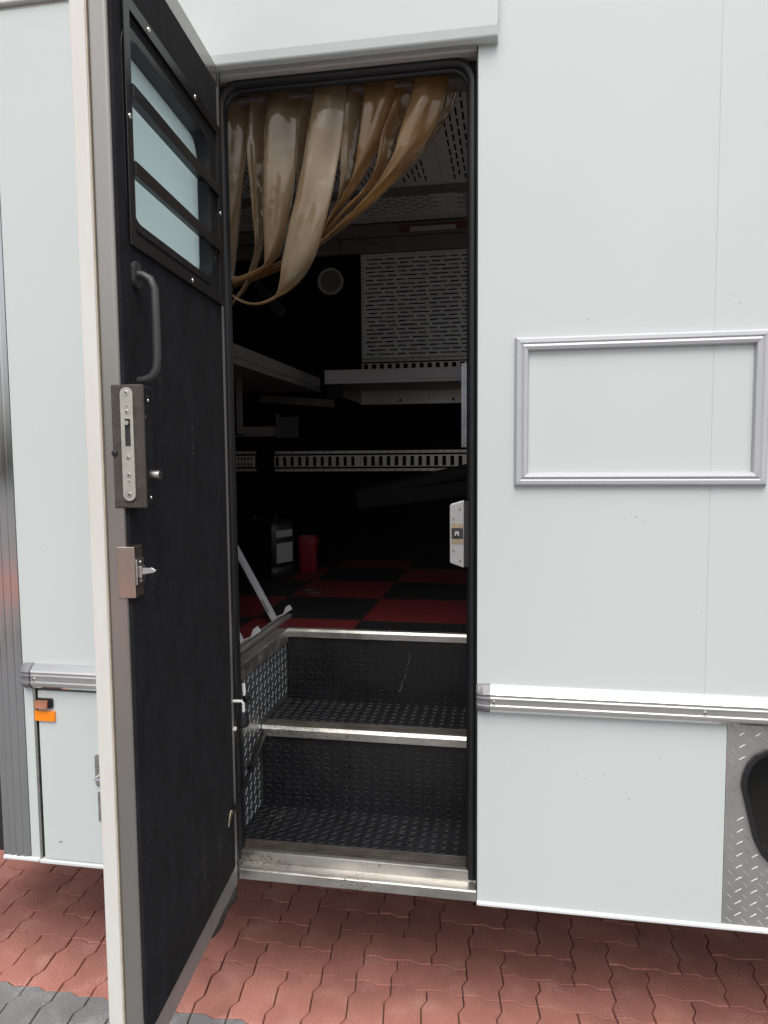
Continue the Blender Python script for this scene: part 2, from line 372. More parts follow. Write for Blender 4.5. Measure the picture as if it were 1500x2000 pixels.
for j in range(-38, 24):
    for i in range(-40, 48):
        if j == -2: cells.append((i, j, 'V', 'paver_red'))
        elif j >= 0:
            k = (i+j) % 4
            if k == 2: cells.append((i, j, 'V', 'paver_red'))
            elif k == 0: cells.append((i, j, 'H', 'paver_red'))
            elif k == 3 and j == 0: cells.append((i, j, 'S', 'paver_red'))
        elif j <= -4 :
            # grey field: herringbone with a straight header course against the red band
            if j == -4: cells.append((i, j, 'V', 'paver_grey'))
            else:
                k = (i+j) % 4
                if k == 2:
                    cells.append((i, j, 'V' if j < -5 else 'S', 'paver_grey'))
                elif k == 0: cells.append((i, j, 'H', 'paver_grey'))
def cell_pos(i, j):
    x, y = i*P, j*P
    return Vector((ORG.x+x*gx-y*gy, ORG.y+x*gy+y*gx, 0))
def score(c):
    p = cell_pos(c[0]+0.5, c[1]+0.5); d = p-CAM; k = d.dot(fw)
    u = F_PX*d.dot(rt)/k/750; v = F_PX*d.dot(up)/k/1000
    return max(abs(u), abs(v)*1.02)+(0.35 if p.y > 0.75 else 0)
cells.sort(key=score)
far = {'paver_red': MB(), 'paver_grey': MB()}
for n, (i, j, key, c) in enumerate(cells):
    if n < 296:
        o = bpy.data.objects.new('paver', meshes[key, c, random.randrange(4)]); COL.objects.link(o)
        p = cell_pos(i, j); o.location = (p.x, p.y, random.uniform(-0.0018, 0.0012)); o.rotation_euler = (0, 0, ROT+random.uniform(-0.007, 0.007)); o.parent = ground
    else:
        w, h = {'H': (2, 1), 'V': (1, 2), 'S': (1, 1)}[key]
        paver_geom(far[c], w, h, 0.0005, (i*P, j*P), dz=random.uniform(-0.0015, 0.001))
for c in far:
    o = far[c].build('paver_field', c, ground); o.location = ORG; o.rotation_euler = (0, 0, ROT); o['kind'] = 'stuff'

for nm, y0, y1, z, mt in (('far_paving', -40.0, -4.1, -0.004, 'paver_grey'), ('far_paving_band', -7.8, -5.6, 0.0, 'paver_red')):
    o = MB().add([(-40, y0, z), (40, y0, z), (40, y1, z), (-40, y1, z)], [(0, 1, 2, 3)]).build('paving', mt); o['kind'] = 'structure'
# ------------------------------------------------------------------ the truck: outer skin
truck = empty('horse_truck')
tag(truck, 'white horse truck with open side entrance door and black boarding steps', 'truck')
OX0, OX1 = -0.790, -0.080            # door opening
ZB, ZT = 0.45, 3.10
XE = 1.18                            # unseen rear end, left open with a ramp added so daylight gets in
def panel(name, x0, x1, z0, z1, m='white_panel', y0=0.0, y1=0.022, bevel=0.0015):
    return MB().box(x0, x1, y0, y1, z0, z1).build(name, m, truck, bevel)
panel('side_panel', -1.405, OX0, 1.02, 2.872)
panel('side_panel', OX0+0.001, OX1-0.001, 2.70, 2.872)
panel('side_panel', OX1, 0.4790, 1.02, 2.872, bevel=0.0006)
panel('side_panel', 0.4802, XE, 1.02, 2.872)
MB().box(0.476, 0.483, 0.0012, 0.02, 1.022, 2.87).build('panel_joint', 'seam_grey', truck)
MB().box(-1.9, XE, 0.004, 0.020, 2.866, 2.886).build('roof_joint', 'aluminium', truck)
MB().extr([(-0.012, 2.884), (-0.012, 2.96), (0.03, 3.10), (0.06, 3.10), (0.06, 2.884)], YZ, -1.9, XE).build('roof_rail', 'white_trim', truck, 0.004)
MB().box(-1.9, XE, 0.05, 2.42, 3.08, 3.12).build('roof', 'white_trim', truck)
MB().box(-1.9, XE, 2.40, 2.43, ZB, 3.08).build('far_side', 'white_trim', truck)
MB().plate([(0.0, ZB), (2.43, ZB), (2.43, 3.10), (0.0, 3.10)], [[(0.14, 1.03), (0.14, 2.93), (2.28, 2.93), (2.28, 1.03)]], YZ, XE, XE+0.03).build('added_rear_frame', 'white_trim', truck, 0.003)  # opening added out of view to light the interior
MB().extr([(XE+0.032, 1.028), (XE+2.35, 0.03), (XE+2.35, 0.005), (XE+0.032, 0.985)], lambda u, v, w: (u, w, v), 0.15, 2.27).build('added_rear_ramp', 'rubber_ribbed', truck)  # unseen ramp, added to go with the opened rear
MB().box(-1.93, -1.90, 0.0, 2.43, ZB, 3.10).build('front_wall', 'white_trim', truck)
MB().box(-1.90, XE, 0.10, 2.40, 0.455, 0.475).build('underbody', 'underbody', truck)
# lower skirts
panel('skirt_panel', OX1, 0.5365, ZB+0.006, 1.0, 'white_skirt', bevel=0.004)
panel('skirt_panel', -1.405, -1.3760, ZB+0.006, 1.0, 'white_skirt')
panel('skirt_panel', -0.98, OX0, ZB+0.006, 1.0, 'white_skirt')
for x0, x1 in ((OX1, XE), (-1.497, -1.3765)):
    MB().extr([(-0.006, ZB), (-0.006, ZB+0.008), (0.002, ZB+0.012), (0.024, ZB+0.012), (0.024, ZB)], YZ, x0, x1).build('skirt_edge', 'white_trim', truck, 0.002)
# polished steel corner strip with folded ribs
st = MB(); N = 18
prof = [(-1.497+0.090*k/N, 0.0-(0.0035 if k in (5, 9, 10, 14) else 0.0)) for k in range(N+1)]+[(-1.407, 0.02), (-1.497, 0.02)]
st.extr(prof, XY, ZB+0.012, 2.862).build('steel_corner_strip', 'stainless', truck, label='polished steel corner strip mirroring the paving')
MB().box(-1.90, -1.4985, 0.03, 0.05, 0.455, 2.862).build('front_corner', 'underbody', truck)

# header canopy above the door
MB().extr([(-0.030, 2.875), (-0.030, 2.6785), (-0.026, 2.655), (-0.014, 2.648), (0.05, 2.653), (0.05, 2.70), (-0.001, 2.70), (-0.001, 2.875)], YZ, -0.98, -0.032).build('header_panel', 'white_panel', truck, 0.004, 3)
MB().box(OX0, OX1-0.002, 0.012, 0.075, 2.645, 2.70).build('header_soffit', 'header_white', truck)

# bump rails
def rail(x0, x1, cap_left, screws):
    prof = [(0.0, 0.984), (-0.014, 0.986), (-0.021, 0.994), (-0.025, 1.000), (-0.025, 1.006), (-0.0225, 1.008), (-0.0225, 1.020),
            (-0.025, 1.022), (-0.025, 1.026), (-0.0225, 1.028), (-0.0225, 1.033), (-0.025, 1.035), (-0.022, 1.040), (-0.006, 1.054), (0.0, 1.056)]
    r = empty('bump_rail', (0, 0, 0), 0, truck); r['label'] = 'ribbed aluminium bump rail along the truck side'
    MB().extr(prof, YZ, x0, x1).build('rail_extrusion', 'aluminium_bright', r, 0.0006, 1)
    if cap_left is not None:
        c = MB(); xs = [cap_left, cap_left+0.004, cap_left+0.018, x0]; sc = [0.55, 0.8, 1.0, 1.03]
        mz = 1.020; pts = []
        for x, s in zip(xs, sc): pts += [(x, p[0]*s*1.04-0.0005*s, mz+(p[1]-mz)*(0.75+0.25*s)*1.02) for p in prof]
        n = len(prof)
        c.add(pts, [(a*n+i, a*n+i+1, (a+1)*n+i+1, (a+1)*n+i) for a in range(3) for i in range(n-1)]+[tuple(range(n))])
        c.build('end_cap', 'end_cap_grey', r)
    for x in screws:
        MB().plate(circ(x, 1.014, 0.0042, 14), [], XZ, -0.0225, -0.0255).build('screw', 'screw', r, 0.0008)
        MB().plate(circ(x, 1.014, 0.0017, 6), [], XZ, -0.0256, -0.0259).build('screw_recess', 'screw_hole', r)
rail(-0.046, XE, -0.082, (-0.036, 0.478, 1.0))
rail(-1.366, OX0-0.02, -1.402, (-1.354, -0.9))

# clip frame (empty sign holder)
fr = empty('sign_frame', (0, 0, 0), 0, truck); fr['label'] = 'empty silver clip frame mounted on the white side'
FX0, FX1, FZ0, FZ1 = 0.012, 0.606, 1.572, 1.943
def frame_side(a, b, inward, first):
    # profile: distance from the outer edge (d) against height proud of the wall
    prof = [(0, 0), (0.002, 0.010), (0.006, 0.0135), (0.0145, 0.0145), (0.0175, 0.0125), (0.018, 0.0118), (0.0185, 0.0125), (0.024, 0.0155), (0.0315, 0.013), (0.0345, 0.006), (0.0345, 0)]
    a = Vector(a); b = Vector(b); d = (b-a).normalized(); n = Vector(inward); m = MB(); k = len(prof)
    va = [a+n*p[0]+d*p[0]+Vector((0, -p[1], 0)) for p in prof]; vb = [b+n*p[0]-d*p[0]+Vector((0, -p[1], 0)) for p in prof]
    m.add(va+vb, [(i, (i+1) % k, (i+1) % k+k, i+k) for i in range(k)]+[tuple(range(k)), tuple(range(k, 2*k))])
    m.build('frame_side', 'aluminium_satin', fr)
e = 0.0004
frame_side((FX0+e, 0, FZ1), (FX1-e, 0, FZ1), (0, 0, -1), 0); frame_side((FX0+e, 0, FZ0), (FX1-e, 0, FZ0), (0, 0, 1), 0)
frame_side((FX0, 0, FZ0+e), (FX0, 0, FZ1-e), (1, 0, 0), 0); frame_side((FX1, 0, FZ0+e), (FX1, 0, FZ1-e), (-1, 0, 0), 0)

# tread plate with the rubber-edged hatch
def lozenge(mb, fn, u, v, ang, L, wd, hgt):
    c, s = math.cos(ang), math.sin(ang)
    pts = [(-L/2, 0, 0), (-L*0.2, -wd/2, 0), (L*0.2, -wd/2, 0), (L/2, 0, 0), (L*0.2, wd/2, 0), (-L*0.2, wd/2, 0), (-L*0.3, 0, hgt), (L*0.3, 0, hgt)]
    vs = [fn(u+c*a-s*b, v+s*a+c*b, w) for a, b, w in pts]
    mb.add(vs, [(0, 1, 6), (1, 2, 7, 6), (2, 3, 7), (3, 4, 7), (4, 5, 6, 7), (5, 0, 6)])
cp = empty('tread_plate', (0, 0, 0), 0, truck)
hatch = []
hp = [(0.572, 0.825), (0.5745, 0.855), (0.585, 0.885), (0.603, 0.908), (0.628, 0.922), (0.66, 0.927), (0.86, 0.927), (0.90, 0.915), (0.925, 0.88), (0.930, 0.84), (0.91, 0.66), (0.895, 0.635), (0.86, 0.617), (0.68, 0.617), (0.645, 0.630), (0.622, 0.655), (0.605, 0.69)]
def grow(poly, s):
    cx = sum(p[0] for p in poly)/len(poly); cz = sum(p[1] for p in poly)/len(poly); out = []
    n = len(poly)
    for i in range(n):
        a = Vector(poly[i-1]); b = Vector(poly[i]); c = Vector(poly[(i+1) % n])
        t = ((b-a).normalized()+(c-b).normalized()).normalized(); nn = Vector((t.y, -t.x))
        if nn.dot(b-Vector((cx, cz))) < 0: nn = -nn
        out.append((b.x+nn.x*s, b.y+nn.y*s))
    return out
MB().plate(rect(0.5368, XE, ZB+0.0125, 0.99), [hp], XZ, 0.002, 0.018).build('plate_sheet', 'tread_plate', cp)
bars = MB()
def inside(poly, x, z):
    r = False; n = len(poly)
    for i in range(n):
        (x1, z1), (x2, z2) = poly[i], poly[i-1]
        if (z1 > z) != (z2 > z) and x < (x2-x1)*(z-z1)/(z2-z1)+x1: r = not r
    return r
hg = grow(hp, 0.014); F = lambda u, v, w: (u, 0.002-w, v)
for a in range(33):
    for b in range(17):
        u, v = 0.553+a*0.037, 0.474+b*0.0312
        for du, dv, an in ((0, 0, -0.80), (0.0185, 0.0156, 0.62)):
            if u+du < XE-0.02 and v+dv < 0.978 and not inside(hg, u+du, v+dv): lozenge(bars, F, u+du, v+dv, an, 0.025, 0.0036, 0.0016)
o = bars.build('tread_bars', 'tread_bar', cp); o['kind'] = 'stuff'
MB().plate(grow(hp, 0.0005), [grow(hp, -0.011)], XZ, -0.008, 0.02).build('hatch_trim', 'rubber_seal', cp, 0.002)
MB().plate(grow(hp, 0.004), [], XZ, 0.13, 0.132).build('hatch_back', 'underbody', cp)
hw = MB(); lp = grow(hp, 0.002); n = len(lp)
hw.add([(x, 0.02, z) for x, z in lp]+[(x, 0.13, z) for x, z in lp], [(i, (i+1) % n, (i+1) % n+n, i+n) for i in range(n)]); hw.build('hatch_wall', 'underbody', cp)

# locker door at the left with lamp, reflector and latch
lk = empty('locker_door', (0, 0, 0), 0, truck); lk['label'] = 'white locker door below the bump rail'
MB().box(-1.3600, -0.985, -0.002, 0.020, ZB+0.010, 0.976).build('door_leaf', 'white_skirt', lk, 0.004)
MB().extr([(-0.006, ZB-0.002), (-0.006, ZB+0.007), (0.002, ZB+0.0095), (0.02, ZB+0.0095), (0.02, ZB-0.002)], YZ, -1.3745, -0.985).build('leaf_edge', 'white_trim', lk, 0.002)
MB().box(-1.3735, -1.3675, -0.001, 0.018, ZB+0.010, 0.980).build('edge_profile', 'aluminium', lk, 0.001)
MB().box(-1.3665, -1.3610, 0.010, 0.02, ZB+0.010, 0.980).build('hinge_gap', 'rubber_seal', lk)
MB().box(-1.3735, -0.985, 0.008, 0.02, 0.9765, 0.985).build('top_gap', 'rubber_seal', lk)
MB().plate(rrect(-1.362, -1.308, 0.925, 0.954, 0.006), [], XZ, -0.0025, -0.010).build('lamp_housing', 'black_plastic', lk, 0.003)
MB().plate(rrect(-1.360, -1.320, 0.9265, 0.9495, 0.005), [], XZ, -0.0105, -0.019).build('lamp_lens', 'lamp_lens', lk, 0.004, 3)
MB().plate(rrect(-1.367, -1.3025, 0.8862, 0.9155, 0.002), [], XZ, -0.0025, -0.0085).build('reflector', 'amber', lk, 0.001)
MB().plate(rrect(-1.182, -1.13, 0.700, 0.794, 0.008), [], XZ, -0.0025, -0.006).build('latch_plate', 'aluminium', lk, 0.001)
MB().tube([(-1.176, -0.006, 0.727), (-1.176, -0.020, 0.727), (-1.150, -0.024, 0.727)], 0.003, 8).build('latch_lever', 'chrome', lk)
MB().plate(rrect(-1.177, -1.13, 0.594, 0.682, 0.003), [], XZ, -0.0025, -0.005).build('latch_plate', 'aluminium', lk, 0.001)
sc = MB(); sc.tube([(-1.309, -0.0025, 0.5165), (-1.306, -0.0028, 0.5195), (-1.301, -0.0028, 0.5205), (-1.2985, -0.0025, 0.5185)], 0.0008, 5)
sc.build('paint_chip', 'screw_hole', lk)

for x, y, L in ((1126, 1512, 3), (1143, 1520, 2.5), (1180, 1515, 4), (1190, 1514, 2), (1229, 1561, 5), (1290, 1483, 3), (1241, 1010, 6), (1219, 1012, 4), (1256, 1020, 3),
                (1360, 1188, 3), (1011, 1095, 2.5), (1149, 624, 3), (1434, 578, 2.5), (1444, 592, 3), (80, 1071, 3), (74, 1121, 1.6), (1115, 1438, 2), (1068, 1466, 2), (1260, 1400, 2), (987, 1490, 2.5)):
    c = at(x, y, 0.0); L *= 0.0006; a = random.uniform(-0.7, 0.7)
    MB().obox(c, (L*math.cos(a), 0, L*math.sin(a)), (0, 0.0002, 0), (-0.0007*math.sin(a), 0, 0.0007*math.cos(a))).build('paint_chip', 'chip_grey', truck)
# ------------------------------------------------------------------ door surround and sill
MB().plate([(-0.805, 0.49), (-0.805, 2.69), (-0.07, 2.69), (-0.07, 0.49)], [list(reversed(rrect(-0.764, -0.098, 0.4901, 2.638, [0.05, 0.05, 0, 0])))], XZ, 0.056, 0.085).build('door_surround', 'rubber_seal', truck)
sp = rrect(-0.752, -0.102, 0.50, 2.634, [0.05, 0.05, 0, 0])
path = [(-0.766, 0.043, 0.497)]+[(-0.766, 0.043, 2.58)]
for k in range(9):
    a = math.pi-math.pi/2*k/8; path.append((-0.711+0.055*math.cos(a), 0.043, 2.583+0.055*math.sin(a)))
for k in range(9):
    a = math.pi/2-math.pi/2*k/8; path.append((-0.150+0.055*math.cos(a), 0.043, 2.583+0.055*math.sin(a)))
path.append((-0.095, 0.043, 0.497))
MB().tube(path, 0.0135, 14).build('door_seal', 'rubber_seal', truck)
path2 = [(x+(0.005 if x < -0.4 else -0.007), 0.052, z-(0.013 if z > 2.0 else 0)) for x, y, z in path]
MB().tube(path2, 0.009, 10).build('door_seal', 'rubber_seal', truck)
MB().box(OX1-0.0035, OX1+0.0, 0.001, 0.06, 0.49, 2.66).build('jamb_trim', 'rubber_seal', truck)
MB().box(-0.812, -0.791, 0.003, 0.060, 0.49, 2.66).build('jamb_trim', 'rubber_seal', truck)
# sill
MB().extr([(-0.001, 0.457), (-0.001, 0.484), (0.003, 0.4865), (0.034, 0.491), (0.034, 0.457)], YZ, -0.805, OX1-0.001).build('sill_plate', 'aluminium_worn', truck, 0.0015)
MB().box(-0.790, 0.0, 0.0345, 0.052, 0.470, 0.522).build('sill_nosing', 'aluminium_worn', truck, 0.003)

# ------------------------------------------------------------------ boarding steps
SX0, SX1 = -0.790, 0.0
def ribs(y0, y1, z, parent):
    m = MB(); n = int((y1-y0)/0.0075)
    prof = [(y0, z-0.006)]
    for k in range(n):
        a = y0+k*(y1-y0)/n; w = (y1-y0)/n
        prof += [(a+0.1*w, z), (a+0.6*w, z), (a+0.68*w, z-0.0025), (a+0.98*w, z-0.0025)]
    prof.append((y1, z-0.006))
    m.extr(prof, YZ, SX0+0.001, SX1); return m.build('ribbed_strip', 'rubber_ribbed', parent)
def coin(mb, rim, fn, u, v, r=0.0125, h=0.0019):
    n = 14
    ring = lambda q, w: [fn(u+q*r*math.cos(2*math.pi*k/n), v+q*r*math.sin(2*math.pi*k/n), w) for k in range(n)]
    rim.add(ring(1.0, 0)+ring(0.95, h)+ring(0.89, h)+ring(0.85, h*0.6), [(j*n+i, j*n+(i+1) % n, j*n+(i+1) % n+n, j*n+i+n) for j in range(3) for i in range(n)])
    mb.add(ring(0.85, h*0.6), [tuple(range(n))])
PITCH_C = 0.0328
def step(name, y0, y1, z, zr, yr, seam):
    """tread at z from y0 to y1, riser at yr up to zr"""
    t = empty(name, (0, 0, 0), 0, truck)
    for x0, x1 in ((SX0+0.0005, seam-0.0009), (seam+0.0009, SX1)):
        MB().box(x0, x1, y0+0.05, yr+0.004, z-0.02, z-0.0015).build('tread', 'rubber_mat', t, 0.0006, 1)
        MB().box(x0, x1, yr+0.0005, yr+0.012, z-0.01, zr).build('riser', 'rubber_mat', t, 0.0006, 1)
    ribs(y0, y0+0.0495, z-0.0005, t)
    m = MB(); rm = MB(); f = lambda u, v, w: (u, v, z-0.0015+w); y = y0+0.068
    while y < yr-0.008:
        x = SX0+0.019
        while x < SX1: coin(m, rm, f, x, y); x += PITCH_C
        y += PITCH_C
    o = m.build('tread_studs', 'rubber_mat', t); o['kind'] = 'stuff'
    m = MB(); rm2 = MB(); f = lambda u, v, w: (u, yr+0.0005-w, v); zz = z+0.014
    while zz < zr-0.012:
        x = SX0+0.019
        while x < SX1: coin(m, rm2, f, x, zz); x += PITCH_C
        zz += PITCH_C*1.06
    o = m.build('riser_studs', 'rubber_mat', t); o['kind'] = 'stuff'
    for q in (rm, rm2): q.build('stud_rims', 'rubber_rim_glint', t)['kind'] = 'stuff'
    return t
step('boarding_step', 0.0525, 0.32, 0.522, 0.755, 0.322, at(682, 1500, 0.322).x)
n2 = MB().extr([(0.315, 0.748), (0.315, 0.772), (0.322, 0.782), (0.334, 0.782), (0.334, 0.748)], YZ, SX0+0.001, SX1).build('step_nosing', 'aluminium_worn', truck, 0.0012)
step('boarding_step', 0.3345, 0.60, 0.781, 1.008, 0.606, at(714, 1300, 0.606).x)
MB().extr([(0.600, 1.003), (0.600, 1.024), (0.606, 1.033), (0.628, 1.033), (0.628, 1.003)], YZ, SX0+0.001, SX1).build('step_nosing', 'aluminium_worn', truck, 0.0012)
# scratch left on the upper riser
scr = MB()
pts = [(800, 1278), (797, 1290), (795, 1305), (791, 1318), (786, 1330), (782, 1342), (777, 1350)]
for k in range(len(pts)-1):
    for q in range(3):
        a = at(pts[k][0]+random.uniform(-2, 2), pts[k][1]+q*4, 0.6026); L = random.uniform(0.002, 0.006)
        scr.obox(a, (random.uniform(0.0005, 0.0012), 0, 0), (0, 0.0002, 0), (0.001, 0, L*0.5))
scr.build('scratch', 'white_label', truck)
# tread plate cheek on the left of the steps
ck = empty('stair_cheek', (0, 0, 0), 0, truck)
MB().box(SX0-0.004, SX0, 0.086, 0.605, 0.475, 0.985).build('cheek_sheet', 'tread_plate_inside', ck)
m = MB(); f = lambda u, v, w: (SX0+w, u, v)
for a in range(15):
    for b in range(16):
        u, v = 0.10+a*0.037, 0.535+b*0.031
        for du, dv, an in ((0, 0, 0.95), (0.0185, 0.0155, 2.0)):
            y, z = u+du, v+dv
            if y > 0.597 or z > 0.975: continue
            if y > 0.312 and z < 0.79: continue
            lozenge(m, f, y, z, an, 0.026 if an < 1.5 else 0.016, 0.0030, 0.0018 if an < 1.5 else 0.0005)
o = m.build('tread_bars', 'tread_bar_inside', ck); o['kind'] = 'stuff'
MB().extr([(SX0-0.034, 1.026), (SX0-0.034, 1.0335), (SX0+0.004, 1.0335), (SX0+0.006, 1.030), (SX0+0.006, 0.986), (SX0+0.0005, 0.986), (SX0+0.0005, 1.026)],
          lambda u, v, w: (u, w, v), 0.086, 0.599).build('edge_angle', 'aluminium_worn', ck, 0.001)

# ------------------------------------------------------------------ interior
IX0, IX1, IY0, IY1, FZ, CZ = -1.88, 1.165, 0.086, 2.345, 1.03, 3.00
MB().box(IX0, IX1, IY1, IY1+0.02, FZ, CZ+0.03).build('inner_wall', 'interior_carpet', truck)
MB().box(IX0-0.015, IX0, 0.03, IY1, FZ, CZ+0.03).build('inner_wall', 'interior_carpet', truck)
MB().box(IX0, -0.806, 0.024, 0.086, FZ-0.02, CZ+0.03).build('inner_wall', 'interior_carpet', truck)
MB().box(-0.069, IX1, 0.024, 0.086, FZ-0.02, CZ+0.03).build('inner_wall', 'interior_carpet', truck)
MB().box(-0.806, -0.069, 0.0765, 0.086, 2.69, CZ+0.03).build('inner_wall', 'interior_carpet', truck)
MB().box(0.0, 0.02, 0.087, 0.64, 0.47, FZ-0.001).build('stair_wall', 'interior_carpet', truck)
MB().box(-0.105, 0.0, 0.0865, 0.0955, 0.50, 2.66).build('jamb_lining', 'interior_carpet', truck)
# floor deck in three pieces around the stair well, with checkered mats on it
fl = empty('floor_deck', (0, 0, 0), 0, truck)
MB().box(IX0, IX1, 0.629, IY1, FZ-0.03, FZ-0.006).build('deck_board', 'underbody', fl)
MB().box(IX0, SX0-0.035, 0.087, 0.6285, FZ-0.03, FZ-0.006).build('deck_board', 'underbody', fl)
MB().box(0.021, IX1, 0.087, 0.6285, FZ-0.03, FZ-0.006).build('deck_board', 'underbody', fl)
T = 0.4165; tx0, ty0 = -0.552-4*T, 0.765-2*T
for i in range(-1, 10):
    for j in range(0, 6):
        x0, x1, y0, y1 = tx0+i*T, tx0+(i+1)*T, ty0+j*T*1.015, ty0+(j+1)*T*1.015
        x0 = max(x0, IX0); x1 = min(x1, IX1); y0 = max(y0, 0.088); y1 = min(y1, IY1-0.001)
        if x1-x0 < 0.02 or y1-y0 < 0.02: continue
        if y0 < 0.62:
            if x1 > SX0-0.034 and x0 < 0.021:
                if y1 > 0.63:
                    if x0 < SX0-0.034: pass
                    else: y0 = 0.63
                elif x0 < SX0-0.034: x1 = SX0-0.036
                else: continue
        red = (i+j) % 2 == 0
        m = MB(); L = 0.0006
        if y0 < 0.62 and x0 < SX0-0.034 < x1:
            poly = [(x0+L, y0+L), (SX0-0.036, y0+L), (SX0-0.036, 0.63), (x1-L, 0.63), (x1-L, y1-L), (x0+L, y1-L)]
            m.extr(poly, XY, FZ-0.0055, FZ)
        else: m.box(x0+L, x1-L, y0+L, y1-L, FZ-0.0055, FZ)
        m.build('floor_tile', 'floor_red' if red else 'floor_black', fl, 0.001, 1)
# steel drain ring on the floor
c = at(610, 1156, 0); dd = (Vector(c)-CAM); t = (FZ-CAM.z)/dd.z; c = CAM+dd*t
dr = MB(); dr.plate(circ(c.x, c.y, 0.045, 24), [list(reversed(circ(c.x, c.y, 0.036, 24)))], XY, FZ, FZ+0.006); dr.build('drain_ring', 'grey_plastic', fl)
# slotted floor rail beside the stair well
fr2 = MB()
for x0, x1 in ((-0.868, -0.858), (-0.846, -0.832)): fr2.box(x0, x1, 0.09, 0.80, FZ, FZ+0.012)
fr2.box(-0.858, -0.846, 0.09, 0.80, FZ, FZ+0.003); fr2.build('floor_rail', 'interior_grey', truck, 0.001)
# folding frame legs with catch hooks
def leg(y, top):
    L = empty('folding_leg', (0, 0, 0), 0, truck)
    a = Vector((-0.866, y, FZ+0.012)); b = Vector(top); d = (b-a).normalized(); n = Vector((0, 1, 0)); w = d.cross(n)
    m = MB(); c = (a+b)/2; h = (b-a).length/2
    m.obox(c, d*h, n*0.015, w*0.004)
    m.obox(c+w*0.0075+n*0.0135, d*h, n*0.0018, w*0.004); m.obox(c+w*0.0075-n*0.0135, d*h, n*0.0018, w*0.004)
    m.build('leg_bar', 'aluminium_satin', L, 0.0006, 1)
    p = a+d*0.045+w*0.012
    MB().obox(p+d*0.012+Vector((0.004, 0, 0.008)), d*0.028, n*0.016, w*0.0035).build('leg_plate', 'interior_grey', L, 0.001)
    hk = MB(); q = a+d*0.012+Vector((0.012, -0.016, 0.004))
    prof = [(0.004, 0.0), (0.030, 0.010), (0.040, 0.036), (0.055, 0.046), (0.066, 0.030), (0.034, 0.008), (0.006, -0.003)]
    hk.extr([(u, v) for u, v in prof], lambda u, v, w_: (q.x+u, q.y+w_, q.z+v), -0.0015, 0.0015); hk.build('catch_hook', 'aluminium_satin', L)
    return L
leg(0.703, (-1.045, 0.703, 1.37)); leg(0.36, (-1.045, 0.36, 1.37))

# load tracks
def etrack(x0, x1, z0, z1, slots, y=IY1):
    h = z1-z0; m = MB()
    zc0, zc1 = z0+0.22*h, z1-0.22*h
    holes = [list(reversed(rrect(a, b, c, d, 0.003, 2))) for a, b, c, d in slots]
    m.plate(rect(x0, x1, zc0, zc1), holes, XZ, y-0.022, y-0.019)
    m.box(x0, x1, y-0.006, y-0.0005, z0, z0+0.13*h); m.box(x0, x1, y-0.006, y-0.0005, z1-0.13*h, z1)
    m.box(x0, x1, y-0.019, y-0.0005, zc0, zc0+0.002); m.box(x0, x1, y-0.019, y-0.0005, zc1-0.002, zc1)
    o = m.build('load_track', 'galvanised', truck)
    d = MB(); x = x0+0.02
    while x < x1:
        for z in (z0+0.065*h, z1-0.065*h): d.plate(circ(x, z, 0.0035, 8), [], XZ, y-0.0062, y-0.0072)
        x += 0.047
    d.build('track_screws', 'screw_hole', o)['kind'] = 'stuff'
    return o
etrack(-1.403, -0.870, 1.564, 1.686, [(-1.394+k*0.0468, -1.374+k*0.0468, 1.596, 1.652) for k in range(11)])
etrack(-0.868, 1.15, 1.564, 1.686, [(-0.852+k*0.0468, -0.830+k*0.0468, 1.596, 1.652) for k in range(42)])
etrack(-1.85, -1.525, 1.566, 1.688, [(-1.84+k*0.0205, -1.831+k*0.0205, z, z+0.022) for k in range(15) for z in (1.596, 1.631)])
etrack(-0.856, 1.15, 2.10, 2.219, [(-0.842+k*0.0468, -0.818+k*0.0468, 2.13, 2.188) for k in range(42)])
# perforated wall panel
def slotted(fn, u0, u1, v0, v1, pitch, patt, gap, sw, name, m_, stag, a, b, margin=0.02):
    holes = []; v = v0+margin; r = 0
    while v < v1-margin-sw:
        u = u0+margin+stag[r % len(stag)]; k = r
        while True:
            L = patt[k % len(patt)]
            if u+L > u1-margin: break
            j = random.uniform(-0.0015, 0.0015)
            holes.append([(u, v+j), (u, v+sw), (u+L, v+sw-j), (u+L, v-j)])
            u += L+gap; k += 1
        v += pitch; r += 1
    return MB().plate(rect(u0, u1, v0, v1), holes, fn, a, b).build(name, m_, truck)
slotted(XZ, -0.856, 0.75, 2.222, 2.818, 0.0235, (0.05, 0.10, 0.05, 0.097), 0.018, 0.0075, 'perforated_panel', 'interior_panel', (0.005, 0.025, 0.012), IY1-0.016, IY1-0.014)
dots = MB(); x = -0.845
while x < 0.72:
    dots.plate(circ(x, 2.806, 0.0035, 6), [], XZ, IY1-0.0163, IY1-0.0175); x += 0.022
z = 2.24
while z < 2.8:
    dots.plate(circ(-0.848, z, 0.0035, 6), [], XZ, IY1-0.0163, IY1-0.0175); z += 0.022
dots.build('panel_holes', 'screw_hole', truck)['kind'] = 'stuff'
# speaker
sx, sz = -1.041, 2.678
spk = empty('speaker', (0, 0, 0), 0, truck)
MB().plate(circ(sx, sz, 0.077, 40), [list(reversed(circ(sx, sz, 0.063, 40)))], XZ, IY1-0.014, IY1-0.0005).build('speaker_ring', 'bulb_grey', spk, 0.003)
MB().plate(circ(sx, sz, 0.0625, 40), [], XZ, IY1-0.009, IY1-0.001).build('speaker_grille', 'interior_grey', spk)
